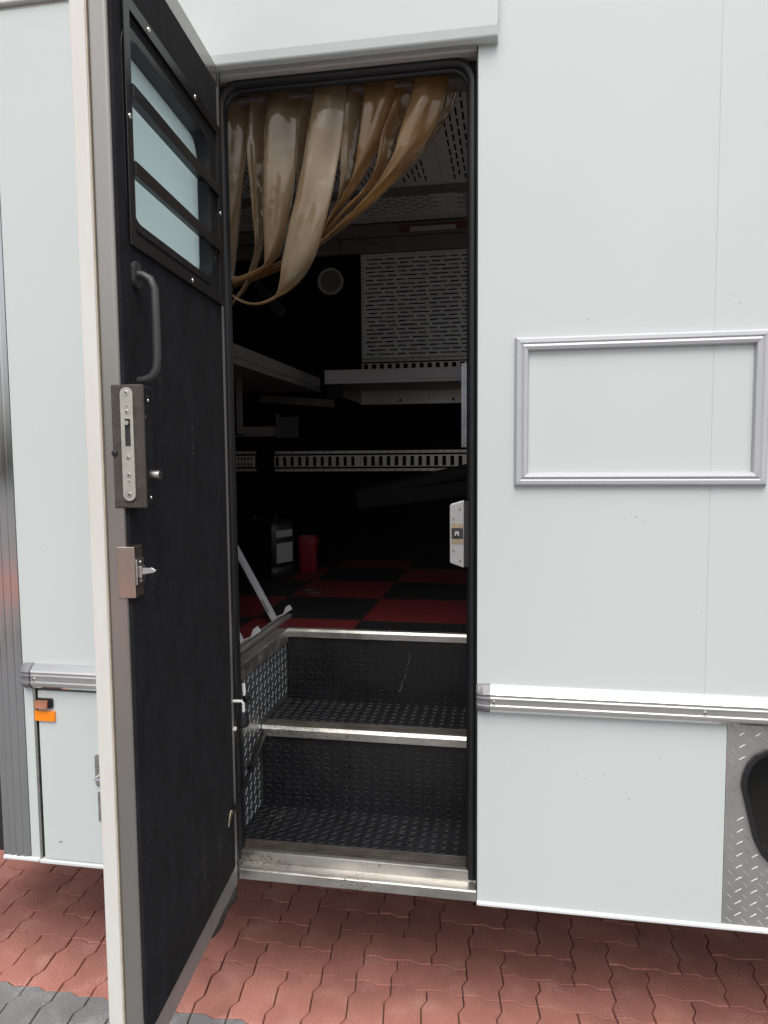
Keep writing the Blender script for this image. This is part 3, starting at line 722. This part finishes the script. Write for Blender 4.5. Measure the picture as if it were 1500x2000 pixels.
# ceiling
MB().box(IX0, IX1, 0.03, IY1, CZ+0.03, CZ+0.045).build('ceiling_board', 'interior_carpet', truck)
for k, (x0, x1) in enumerate(((-1.86, -1.16), (-1.158, -0.33), (-0.328, 0.50), (0.502, 1.15))):
    # slots run into the depth
    holes = []; c_ = 0; x = x0+0.055
    while x < x1-0.06:
        y = 0.30+(0.045 if c_ % 2 else 0.0)
        while y < 1.72: holes.append([(x, y), (x, y+0.072), (x+0.0085, y+0.072), (x+0.0085, y)]); y += 0.094
        x += 0.0265; c_ += 1
    MB().plate(rect(x0, x1, 0.09, 1.83), holes, XY, CZ, CZ+0.002).build('ceiling_panel', 'interior_panel', truck)
    holes = []; y = 1.955; r = 0
    while y < 2.245:
        x = x0+0.05+(0.035 if r % 2 else 0)
        while x+0.05 < x1-0.05: holes.append([(x, y), (x, y+0.013), (x+0.052, y+0.013), (x+0.052, y)]); x += 0.071
        y += 0.031; r += 1
    MB().plate(rect(x0, x1, 1.90, 2.29), holes, lambda u, v, w: (u, v, w-(v-1.90)*0.05), CZ, CZ+0.002).build('ceiling_panel', 'interior_panel', truck)
MB().box(IX0, IX1, 1.832, 1.898, CZ-0.022, CZ+0.01).build('ceiling_beam', 'interior_grey', truck, 0.003)
MB().box(IX0, IX1, 2.20, 2.206, CZ-0.03, CZ-0.012).build('ceiling_strip', 'aluminium_satin', truck)
MB().box(IX0, IX1, 2.291, 2.344, 2.905, 2.975).build('cornice', 'interior_grey', truck, 0.002)
MB().box(-0.62, IX1, 2.276, 2.2905, 2.918, 2.955).build('cornice_reflection', 'red_reflection', truck, 0.001)  # strip coloured to stand for a reddish reflection at the cornice
MB().box(-0.56, -0.30, 2.272, 2.2755, 2.915, 2.942).build('lamp_strip', 'aluminium_satin', truck, 0.001)
MB().box(IX0, IX1, 2.31, 2.344, 2.822, 2.903).build('cornice', 'interior_grey', truck, 0.002)
cb = MB(); MB().tube([at(640, 455, 2.26), at(655, 458, 2.25), at(662, 470, 2.25), at(668, 492, 2.26)], 0.0025, 6).build('cable', 'black_plastic', truck)
cb.tube([at(700, 460, 2.26), at(712, 468, 2.25), at(730, 478, 2.25), at(742, 480, 2.26)], 0.0025, 6); cb.build('cable', 'black_plastic', truck)
# far shelf and its wall angle
sh = empty('back_shelf', (0, 0, 0), 0, truck)
MB().box(-0.954, 1.72, 1.846, IY1-0.002, 2.032, 2.075).build('shelf_board', 'interior_grey', sh)
MB().extr([(1.836, 2.030), (1.836, 2.046), (1.840, 2.049), (1.840, 2.102), (1.845, 2.102), (1.845, 2.030)], YZ, -0.956, 1.15).build('shelf_edge', 'aluminium_satin', sh, 0.0008, 1)
MB().extr([(2.290, 2.0245), (2.290, 2.0305), (2.343, 2.0305), (2.343, 1.955), (2.337, 1.955), (2.337, 2.0245)], YZ, -0.868, 1.15).build('wall_angle', 'aluminium_worn', sh, 0.0008, 1)
for k in range(6): MB().plate(circ(-0.63+0.31*k, 1.978, 0.0085, 10), [], XZ, 2.3362, 2.3368).build('bolt_hole', 'screw_hole', sh)
MB().box(-0.950, -0.862, 1.86, 2.343, 1.960, 2.030).build('shelf_bracket', 'black_plastic', sh, 0.002)
# left shelf running into the depth
s2 = empty('side_shelf', (0, 0, 0), 0, truck)
MB().box(IX0, -1.112, 0.30, IY1-0.05, 2.036, 2.075).build('shelf_board', 'interior_grey', s2)
MB().extr([(-1.111, 2.030), (-1.100, 2.030), (-1.100, 2.044), (-1.106, 2.047), (-1.106, 2.057), (-1.100, 2.060), (-1.100, 2.112), (-1.111, 2.112)],
          lambda u, v, w: (u, w, v), 0.30, IY1-0.05).build('shelf_edge', 'interior_grey', s2, 0.0008, 1)
a = Vector((-1.48, 2.30, 2.004)); b = Vector((-1.018, 2.30, 1.963)); d = (b-a)
MB().obox((a+b)/2, d/2, (0, 0.003, 0), Vector((0.09, 0, 1)).normalized()*0.022).build('wall_angle', 'interior_grey', s2, 0.001)
hb = MB().box(-1.312, -1.283, 1.495, 1.503, 1.765, 2.034).build('hanging_bracket', 'interior_grey', s2, 0.001)
MB().box(-1.60, -1.1035, 1.480, 1.510, 1.752, 1.758).box(-1.2825, -1.1035, 1.5045, 1.510, 1.758, 1.800).build('bracket_arm', 'interior_grey', s2, 0.0008)
MB().box(-1.1030, -1.0995, 1.470, 1.515, 1.745, 1.857).box(-1.0990, -1.006, 1.509, 1.515, 1.745, 1.845).build('bracket_plate', 'grey_plastic', s2, 0.0008)
# angled dark bracket under the ceiling at the left
a = at(500, 553, 1.6); b = at(552, 614, 1.6); dv = (b-a).normalized(); ww = dv.cross(Vector((0, 1, 0)))
arm = MB().obox((a+b)/2, (b-a)/2, (0, 0.02, 0), ww*0.022).build('ceiling_arm', 'grey_plastic', truck, 0.002)
a = at(455, 520, 1.6)
# padded stall bar crossing the load track
a = Vector((-0.12, 1.78, 1.592)); b = Vector((-0.78, 1.84, 1.438))
MB().tube([a, a*0.7+b*0.3, b], [0.038, 0.04, 0.04], 16).build('padded_bar', 'strap_black', truck)
a = Vector((-0.10, 1.70, 1.50)); b = Vector((-0.78, 1.80, 1.415))
MB().obox((a+b)/2, (b-a)/2, (0, 0.012, 0), (0, 0, 0.038)).build('padded_bar', 'strap_black', truck, 0.008)

# keeper plate of the lock on the right jamb
kp = empty('keeper', (0, 0, 0), 0, truck)
prof = [(-0.1535, 1.372), (-0.1535, 1.520), (-0.151, 1.524), (-0.1165, 1.534), (-0.1165, 1.355), (-0.151, 1.367)]
MB().extr(prof, XZ, 0.030, 0.052).build('keeper_body', 'keeper_plate', kp, 0.0025, 3)
MB().box(-0.1165, -0.104, 0.034, 0.060, 1.358, 1.531).build('keeper_mount', 'rubber_seal', kp)
MB().box(-0.149, -0.1185, 0.0285, 0.0295, 1.461, 1.473).box(-0.149, -0.1185, 0.0285, 0.0295, 1.420, 1.432).build('wear_pad', 'brass_worn', kp)
MB().box(-0.149, -0.1185, 0.0290, 0.0298, 1.4325, 1.4605).build('keeper_recess', 'screw_hole', kp)
MB().box(-0.1400, -0.1290, 0.0240, 0.0288, 1.446, 1.4525).box(-0.1400, -0.1365, 0.0240, 0.0288, 1.441, 1.446).box(-0.1325, -0.1290, 0.0240, 0.0288, 1.441, 1.446).build('keeper_tongue', 'chrome', kp)
for x, z in ((-0.1265, 1.512), (-0.1435, 1.486), (-0.1435, 1.402), (-0.1265, 1.375)):
    MB().plate(circ(x, z, 0.0036, 12), [], XZ, 0.0285, 0.0298).build('screw', 'screw', kp)
    MB().plate(circ(x, z, 0.0017, 6), [], XZ, 0.0280, 0.0284).build('screw_recess', 'screw_hole', kp)

# ------------------------------------------------------------------ entrance door (opened 85 degrees)
DOOR = empty('entrance_door', (-0.745, -0.03, 0), math.radians(-85), truck)
DOOR['label'] = 'open entrance door lined with black carpet'
# local: x along the leaf from the hinge, y towards the inside face, z up
wh = rrect(0.088, 0.584, 2.074, 2.440, 0.055, 8); whr = list(reversed(wh))
leafz0, leafz1 = 0.459, 2.655
MB().plate(rect(0.0, 0.620, leafz0, leafz1), [whr], XZ, -0.0355, 0.0).build('leaf_frame', 'aluminium_edge', DOOR, 0.006, 4)
MB().plate(rect(-0.012, 0.6235, 0.452, 2.672), [whr], XZ, -0.066, -0.0378).build('outer_skin', 'cream_edge', DOOR, 0.002)
MB().plate(rect(-0.005, 0.6215, 0.456, 2.664), [whr], XZ, -0.0377, -0.0357).build('skin_sealant', 'cream_sealant', DOOR)
MB().plate(rrect(0.030, 0.614, 0.528, 2.596, [0.0, 0.0, 0.01, 0.045]), [whr], XZ, 0.0003, 0.0065).build('carpet_lining', 'carpet', DOOR, 0.002)
MB().plate(rrect(0.0885, 0.5835, 2.0745, 2.4395, 0.0545, 8), [list(reversed(rrect(0.106, 0.564, 2.091, 2.422, 0.045, 8)))], XZ, -0.032, 0.0085).build('window_rubber', 'rubber_seal', DOOR, 0.004)
MB().plate(rrect(0.102, 0.568, 2.087, 2.426, 0.046, 8), [], XZ, -0.028, -0.0235).build('window_pane', 'tinted_glass', DOOR, label='pale frosted window pane with rain streaks')
pf = MB(); lp = rrect(0.103, 0.567, 2.088, 2.425, 0.046, 8); pf.add([(x, -0.0225, z) for x, z in lp], [tuple(range(len(lp)))]); pf.build('frosted_film', 'frosted_film', DOOR)
# window guard
G0, G1, H0, H1 = 0.030, 0.580, 2.040, 2.486
gw = 0.024
MB().plate(rect(G0, G1, H0, H1), [list(reversed(rect(G0+gw, G1-gw, H0+gw, H1-gw)))], XZ, 0.0105, 0.0135).build('guard_frame', 'guard_black', DOOR, 0.0008)
fl2 = MB()
fl2.box(G0+gw-0.003, G1-gw+0.003, -0.016, 0.0104, H0+gw-0.003, H0+gw); fl2.box(G0+gw-0.003, G1-gw+0.003, -0.016, 0.0104, H1-gw, H1-gw+0.003)
fl2.box(G0+gw-0.003, G0+gw, -0.016, 0.0104, H0+gw+0.0002, H1-gw-0.0002); fl2.box(G1-gw, G1-gw+0.003, -0.016, 0.0104, H0+gw+0.0002, H1-gw-0.0002)
fl2.build('guard_flange', 'guard_black', DOOR, 0.0006)
for z in (2.333, 2.196):
    MB().box(G0+gw-0.002, G1-gw+0.002, -0.020, 0.0140, z-0.004, z).box(G0+gw-0.002, G1-gw+0.002, 0.0141, 0.0175, z-0.026, z).build('guard_bar', 'guard_black', DOOR, 0.0008)
def dome(mb, x, y, z, r, axis):
    n = 12; vs = []; k_ = ((0.0, 1.0), (0.3, 0.92), (0.48, 0.6))
    for hgt, s in k_:
        for k in range(n):
            a = 2*math.pi*k/n; p = (r*s*math.cos(a), r*s*math.sin(a))
            vs.append((x+p[0], y+hgt*r, z+p[1]) if axis == 'y' else (x+hgt*r, y+p[0], z+p[1]))
    mb.add(vs, [(a*n+i, a*n+(i+1) % n, (a+1)*n+(i+1) % n, (a+1)*n+i) for a in range(2) for i in range(n)]+[tuple(range(2*n, 3*n))], True)
for x, z in ((0.21, H1-0.012), (G1-0.012, 2.27), (G0+0.011, 2.27), (0.26, H0+0.011), (0.47, H1-0.012)):
    r = MB(); dome(r, x, 0.0132, z, 0.0058, 'y'); r.build('rivet', 'screw', DOOR)
# grab handle
hx = 0.556
MB().tube([(hx, 0.004, 1.992), (hx, 0.022, 1.990), (hx, 0.036, 1.982), (hx, 0.044, 1.964), (hx, 0.045, 1.90), (hx, 0.045, 1.84), (hx, 0.043, 1.818), (hx, 0.034, 1.803), (hx, 0.02, 1.797), (hx, 0.004, 1.795)], 0.0080, 14).build('grab_handle', 'grey_plastic', DOOR)
MB().plate(rrect(hx-0.016, hx+0.016, 1.966, 2.016, 0.015), [], XZ, 0.0067, 0.014).build('handle_mount', 'grey_plastic', DOOR, 0.003)
# lock box
MB().box(0.6155, 0.6225, -0.017, 0.0435, 1.560, 1.783).build('lock_box', 'carpet_worn', DOOR, 0.003, 3)
MB().box(0.580, 0.6150, 0.0066, 0.0430, 1.561, 1.782).build('lock_case', 'carpet', DOOR, 0.004)
FP = lambda u, v, w: (w, u, v)
fpz0, fpz1, fy = 1.5735, 1.7775, 0.0135
MB().plate(rrect(fy-0.0115, fy+0.0115, fpz0, fpz1, 0.0114, 8), [list(reversed(rect(fy-0.0045, fy+0.006, 1.672, 1.721)))], FP, 0.6226, 0.6262).build('lock_faceplate', 'lock_plate', DOOR, 0.0006)
MB().box(0.6215, 0.6230, fy-0.0045, fy+0.006, 1.672, 1.721).build('bolt_slot', 'screw_hole', DOOR)
MB().tube([(0.6231, fy-0.001, 1.714), (0.6268, fy-0.001, 1.714)], 0.0042, 10).build('lock_bolt', 'chrome', DOOR)
for z, r in ((1.7675, 0.0046), (1.7335, 0.0042), (1.651, 0.0042), (1.620, 0.0042), (1.6095, 0.002), (1.745, 0.0018), (1.5845, 0.0046)):
    MB().plate(circ(fy, z, r, 14), [], FP, 0.6263, 0.6272).build('screw', 'screw', DOOR, 0.0004)
    MB().plate(circ(fy, z, r*0.42, 5), [], FP, 0.6273, 0.6275).build('screw_recess', 'screw_hole', DOOR)
MB().tube([(0.596, 0.040, 1.620), (0.596, 0.060, 1.620)], 0.0088, 20).build('key_cylinder', 'screw', DOOR)
MB().plate(circ(0.596, 1.620, 0.0028, 10), [], XZ, 0.0602, 0.0606).build('keyhole', 'screw_hole', DOOR)
for z in (1.755, 1.578):
    r = MB(); dome(r, 0.600, 0.0431, z, 0.0034, 'y'); r.build('rivet', 'screw', DOOR)
r = MB(); dome(r, 0.6226, -0.013, 1.660, 0.006, 'x'); r.build('rubber_stop', 'rubber_seal', DOOR)
# small steel latch box
MB().box(0.585, 0.6225, -0.016, 0.0165, 1.394, 1.489).build('latch_box', 'latch_steel', DOOR, 0.0015)
MB().box(0.588, 0.620, 0.0166, 0.020, 1.418, 1.465).build('latch_plate', 'aluminium', DOOR, 0.001)
MB().box(0.594, 0.614, 0.0201, 0.026, 1.430, 1.452).build('latch_body', 'aluminium', DOOR, 0.001)
MB().extr([(0.0205, 1.436), (0.048, 1.440), (0.052, 1.4445), (0.044, 1.449), (0.0205, 1.449)], FP, 0.600, 0.611).build('latch_tongue', 'chrome', DOOR, 0.001)
for z in (1.459, 1.424):
    r = MB(); dome(r, 0.604, 0.020, z, 0.003, 'y'); r.build('rivet', 'screw', DOOR)
# rubber strip hanging off the bottom edge near the hinge
bs = MB(); pth = []; rr = []
for k in range(14):
    t = k/13; pth.append((0.012+0.20*t, -0.006+0.003*math.sin(5*t), 0.4535-0.003*math.sin(9*t))); rr.append(0.014+0.003*math.sin(11*t)-(0.004 if k in (0, 13) else 0))
bs.tube(pth, rr, 10); bs.build('bottom_seal', 'rubber_dirty', DOOR)
MB().box(0.02, 0.615, -0.012, -0.004, 0.450, 0.4585).build('bottom_seal', 'rubber_dirty', DOOR, 0.002)
MB().box(0.0015, 0.0285, 0.0004, 0.0035, 0.530, 2.594).build('hinge_strip', 'hinge_alu', DOOR, 0.0008)
MB().box(0.0015, 0.6150, 0.0004, 0.0025, 0.462, 0.5255).build('bottom_strip', 'hinge_alu', DOOR, 0.0008)
# hinge-side rubber
MB().box(-0.016, -0.0005, -0.030, 0.004, 0.47, 2.64).build('hinge_rubber', 'rubber_seal', DOOR, 0.003)
# hold-back hook with rubber
hk = MB(); z0 = 0.985
hk.tube([(0.004, 0.002, z0), (0.004, 0.016, z0+0.001), (0.002, 0.026, z0), (0.000, 0.030, z0-0.006), (0.000, 0.030, z0-0.040)], 0.0042, 10)
hk.build('hook_rod', 'cap_white', DOOR)
MB().tube([(0.0, 0.029, z0-0.030), (0.0, 0.029, z0-0.045), (0.0, 0.028, z0-0.066), (0.0, 0.028, z0-0.072)], [0.011, 0.016, 0.017, 0.011], 14).build('hook_rubber', 'rubber_seal', DOOR)
MB().box(0.0, 0.014, 0.0005, 0.012, z0-0.080, z0-0.072).build('hook_foot', 'cap_white', DOOR, 0.002)
cl = empty('jamb_clip', (0, 0, 0), 0, truck)
q = at(477, 1350, 0.07)
MB().tube([(q.x-0.002, 0.07, q.z+0.022), (q.x, 0.07, q.z-0.012)], 0.005, 10).build('clip_pin', 'cap_white', cl)
MB().tube([(q.x+0.003, 0.075, q.z-0.006), (q.x+0.004, 0.075, q.z-0.018), (q.x+0.003, 0.075, q.z-0.034)], [0.007, 0.011, 0.006], 12).build('clip_rubber', 'rubber_seal', cl)
# gas strut from the cheek to the door
gs = empty('gas_strut', (0, 0, 0), 0, truck)
A = Vector((-0.776, 0.304, 0.762)); Bp = Vector((-0.722, -0.084, 0.706)); M = A.lerp(Bp, 0.52)
MB().tube([A, A.lerp(Bp, 0.03), M.lerp(A, 0.06), M], [0.007, 0.0105, 0.0105, 0.012], 14).build('strut_cylinder', 'black_plastic', gs)
MB().tube([M, Bp], 0.0055, 10).build('strut_rod', 'black_plastic', gs)
MB().tube([Bp.lerp(A, 0.05), Bp.lerp(A, -0.01)], [0.006, 0.0085], 10).build('strut_socket', 'black_plastic', gs)
MB().extr([(0.052, 0.700), (0.066, 0.708), (0.080, 0.694), (0.090, 0.672), (0.070, 0.682), (0.056, 0.688)], XZ, 0.0067, 0.010).build('strut_bracket', 'brass_worn', DOOR, 0.001)
MB().tube([(0.060, 0.010, 0.702), (0.060, 0.026, 0.704)], 0.004, 8).build('strut_ball', 'chrome', DOOR)

# ------------------------------------------------------------------ strip curtain
cur = empty('strip_curtain', (-0.42, 0.12, 2.60))
tag(cur, 'yellowed plastic strip curtain gathered to the left of the doorway', 'curtain')
C2 = lambda x, y: (400+x/2.679, 60+y/2.679)
def strip(rows, bulge, name='curtain_strip', label=None, w0=0.10, sgn=1, m_='yellowed_pvc'):
    """rows: left and right edge in the enlarged picture and depth; the strip keeps its real width by turning"""
    L = []; R = []
    for (lx, ly, rx, ry, Y) in rows:
        l = at(*C2(lx, ly), Y); r = at(*C2(rx, ry), Y); w = (r-l).length
        ex = math.sqrt(max(0, w0*w0-w*w))*0.45*sgn
        L.append(at(*C2(lx, ly), Y-ex*0.3)); R.append(at(*C2(rx, ry), Y+ex*0.7))
    def cr(Pt, t):
        n = len(Pt)-1; i = min(int(t), n-1); f = t-i
        p0, p1, p2, p3 = Pt[max(i-1, 0)], Pt[i], Pt[i+1], Pt[min(i+2, n)]
        return 0.5*((2*p1)+(p2-p0)*f+(2*p0-5*p1+4*p2-p3)*f*f+(3*p1-p0-3*p2+p3)*f*f*f)
    n = len(rows)-1; K = n*7; U = 12; vs = []
    ph = random.uniform(0, 6)
    for k in range(K+1):
        t = n*k/K; l = cr(L, t); r = cr(R, t); s = k/K
        for u in range(U+1):
            q = u/U; p = l.lerp(r, q)
            b = bulge*math.sin(math.pi*q)*min(1, s*5)*(1+0.35*math.sin(ph+s*7))+(0.007*math.sin(ph+q*6.5+s*8)+0.0022*math.sin(2*ph+q*11-s*6))*min(1, s*4)*(1-s*0.4)
            p = p+Vector((0, -b, 0)); vs.append(p-Vector(cur.location))
    W1 = U+1
    m = MB(); m.add(vs, [(k*W1+u, k*W1+u+1, (k+1)*W1+u+1, (k+1)*W1+u) for k in range(K) for u in range(U)], True)
    o = m.build(name, m_, cur, label=label)
    sd_ = o.modifiers.new('thickness', 'SOLIDIFY'); sd_.thickness = 0.0018
    return o
TOP = 60
strip([(118, 300-TOP, 232, 290-TOP, .13), (112, 330, 230, 310, .13), (105, 600, 225, 600, .135), (100, 900, 192, 900, .15), (95, 1150, 165, 1150, .18), (90, 1400, 140, 1380, .19)], 0.012)
strip([(228, 310-TOP, 328, 300-TOP, .13), (230, 345, 326, 325, .13), (224, 520, 322, 500, .145), (222, 640, 316, 640, .14), (236, 800, 310, 800, .15), (250, 1000, 309, 1000, .165), (256, 1160, 303, 1120, .18), (210, 1330, 245, 1310, .19), (130, 1450, 150, 1440, .19)], 0.018)
strip([(322, 310-TOP, 492, 290-TOP, .115), (323, 320, 492, 295, .115), (315, 500, 487, 480, .11), (308, 750, 476, 750, .11), (307, 1000, 442, 1000, .12), (310, 1150, 412, 1120, .13), (300, 1235, 370, 1200, .14), (240, 1268, 300, 1262, .15), (140, 1290, 150, 1345, .155)], 0.014)
strip([(484, 290-TOP, 574, 285-TOP, .13), (487, 320, 572, 290, .13), (485, 500, 548, 480, .13), (480, 700, 520, 690, .135), (478, 850, 500, 830, .175), (470, 1000, 490, 1000, .18)], -0.01)
strip([(566, 285-TOP, 744, 265-TOP, .085), (568, 330, 742, 300, .085), (546, 480, 726, 480, .08), (512, 700, 694, 700, .075), (476, 880, 662, 880, .07), (442, 1020, 616, 1060, .07), (406, 1200, 572, 1200, .08), (388, 1320, 496, 1318, .095), (362, 1395, 400, 1385, .115), (295, 1432, 312, 1424, .13), (210, 1430, 220, 1420, .14), (140, 1388, 146, 1380, .145)], 0.012, label='broad yellowed strip hanging in front of the others')
strip([(738, 265-TOP, 842, 250-TOP, .125), (738, 280, 840, 265, .125), (716, 430, 826, 400, .125), (708, 600, 803, 590, .135), (710, 750, 775, 760, .14), (694, 880, 735, 880, .15), (640, 1010, 670, 985, .165), (560, 1140, 580, 1120, .18), (330, 1250, 345, 1265, .19), (135, 1320, 140, 1345, .19)], 0.022)
strip([(838, 250-TOP, 1022, 235-TOP, .115), (838, 265, 1022, 245, .115), (824, 420, 988, 380, .11), (800, 590, 932, 560, .11), (778, 720, 856, 720, .12), (722, 860, 776, 848, .135), (652, 985, 694, 960, .15), (580, 1100, 612, 1085, .165), (400, 1210, 420, 1230, .18), (135, 1310, 140, 1340, .18)], 0.016, m_='aged_pvc')
strip([(1016, 232-TOP, 1104, 225-TOP, .13), (1010, 260, 1102, 250, .13), (962, 420, 1062, 400, .13), (918, 560, 1002, 560, .14), (890, 720, 966, 700, .145), (822, 850, 886, 828, .155), (722, 960, 772, 930, .165), (620, 1072, 652, 1050, .175), (420, 1215, 440, 1230, .185), (135, 1322, 140, 1348, .185)], 0.024, m_='aged_pvc')
strip([(1098, 225-TOP, 1284, 205-TOP, .10), (1098, 240, 1284, 220, .10), (1060, 400, 1242, 410, .095), (1012, 560, 1176, 560, .095), (988, 650, 1092, 690, .10), (900, 800, 974, 815, .12), (784, 930, 854, 928, .14), (656, 1060, 696, 1056, .16), (600, 1112, 632, 1104, .165), (400, 1225, 420, 1245, .18), (135, 1330, 140, 1355, .18)], 0.022, m_='aged_pvc')
strip([(1262, 210-TOP, 1352, 205-TOP, .15), (1262, 220, 1350, 215, .15), (1236, 420, 1300, 400, .15), (1160, 560, 1216, 530, .15), (1060, 700, 1110, 680, .155), (930, 830, 960, 820, .165), (760, 960, 790, 950, .17), (600, 1110, 620, 1100, .18)], 0.012)
MB().box(-0.75+0.42, -0.10+0.42, -0.004, 0.06, 0.030, 0.042).build('curtain_rail', 'interior_grey', cur, 0.002)

# ------------------------------------------------------------------ loose things inside
can = empty('canister', (-1.245, 1.70, FZ+0.0005), math.radians(-24)); tag(can, 'black plastic canister with white labels on the checkered floor', 'canister')
prof = rrect(-0.125, 0.125, 0.0, 0.30, 0.03, 5)
bo = MB()
ring = rrect(-0.13, 0.13, -0.09, 0.09, 0.03, 5)
lv = [(0.0, 0.94), (0.012, 1.0), (0.05, 1.0), (0.055, 0.985), (0.07, 0.985), (0.075, 1.0), (0.25, 1.0), (0.285, 0.95), (0.302, 0.82)]
vs = []
for z, s in lv: vs += [(x*s, y*s, z) for x, y in ring]
n = len(ring); bo.add(vs, [(a*n+i, a*n+(i+1) % n, (a+1)*n+(i+1) % n, (a+1)*n+i) for a in range(len(lv)-1) for i in range(n)]+[tuple(range(n))[::-1], tuple(range((len(lv)-1)*n, len(lv)*n))], True)
bo.build('canister_body', 'black_plastic', can)
MB().tube([(-0.05, 0, 0.300), (-0.045, 0, 0.325), (0.01, 0, 0.333), (0.06, 0, 0.325), (0.07, 0, 0.300)], 0.011, 10).build('carry_handle', 'black_plastic', can)
MB().tube([(-0.085, 0, 0.296), (-0.085, 0, 0.318)], 0.024, 18).build('screw_cap', 'black_plastic', can)
MB().box(0.1302, 0.1308, -0.065, 0.055, 0.215, 0.25).build('label_sticker', 'white_label', can)
MB().box(0.1302, 0.1308, -0.065, 0.055, 0.085, 0.185).build('label_sticker', 'white_label', can)

bk = empty('bucket', (-1.085, 1.925, FZ+0.0005), math.radians(8)); tag(bk, 'small square red plastic bucket beside the black canister', 'bucket')
b = MB(); r0 = rrect(-0.042, 0.042, -0.06, 0.06, 0.012, 4); n = len(r0)
lv = [(0.0, 0.95, 0), (0.0, 1.0, 0.004), (0, 1.12, 0.175), (0, 1.2, 0.176), (0, 1.2, 0.186), (0, 1.09, 0.186), (0, 0.93, 0.006)]
vs = []
for _, s, z in lv: vs += [(x*s, y*s, z) for x, y in r0]
b.add(vs, [(a*n+i, a*n+(i+1) % n, (a+1)*n+(i+1) % n, (a+1)*n+i) for a in range(len(lv)-1) for i in range(n)]+[tuple(range(n))[::-1], tuple(range((len(lv)-1)*n, len(lv)*n))], True)
b.build('bucket_body', 'red_plastic', bk)
MB().tube([(0.05, -0.004, 0.18), (0.052, -0.05, 0.16), (0.053, 0, 0.135), (0.052, 0.05, 0.16), (0.05, 0.004, 0.18)], 0.0025, 6).build('bucket_handle', 'red_plastic', bk)

sv = MB(); sv.box(-0.131, -0.002, 0.149, 0.1505, 1.674, 1.902).box(-0.131, -0.002, 0.157, 0.1585, 1.674, 1.890).box(-0.131, -0.1285, 0.1507, 0.1568, 1.674, 1.890).box(-0.127, -0.002, 0.1507, 0.1568, 1.674, 1.677)
slv = sv.build('document_sleeve', 'clear_sleeve', None, 0.0006)
tag(slv, 'clear plastic document sleeve at the right edge of the doorway', 'sleeve')
MB().box(-0.003, 0.0, 0.0957, 0.21, 1.66, 1.92).build('sleeve_board', 'interior_carpet', truck)
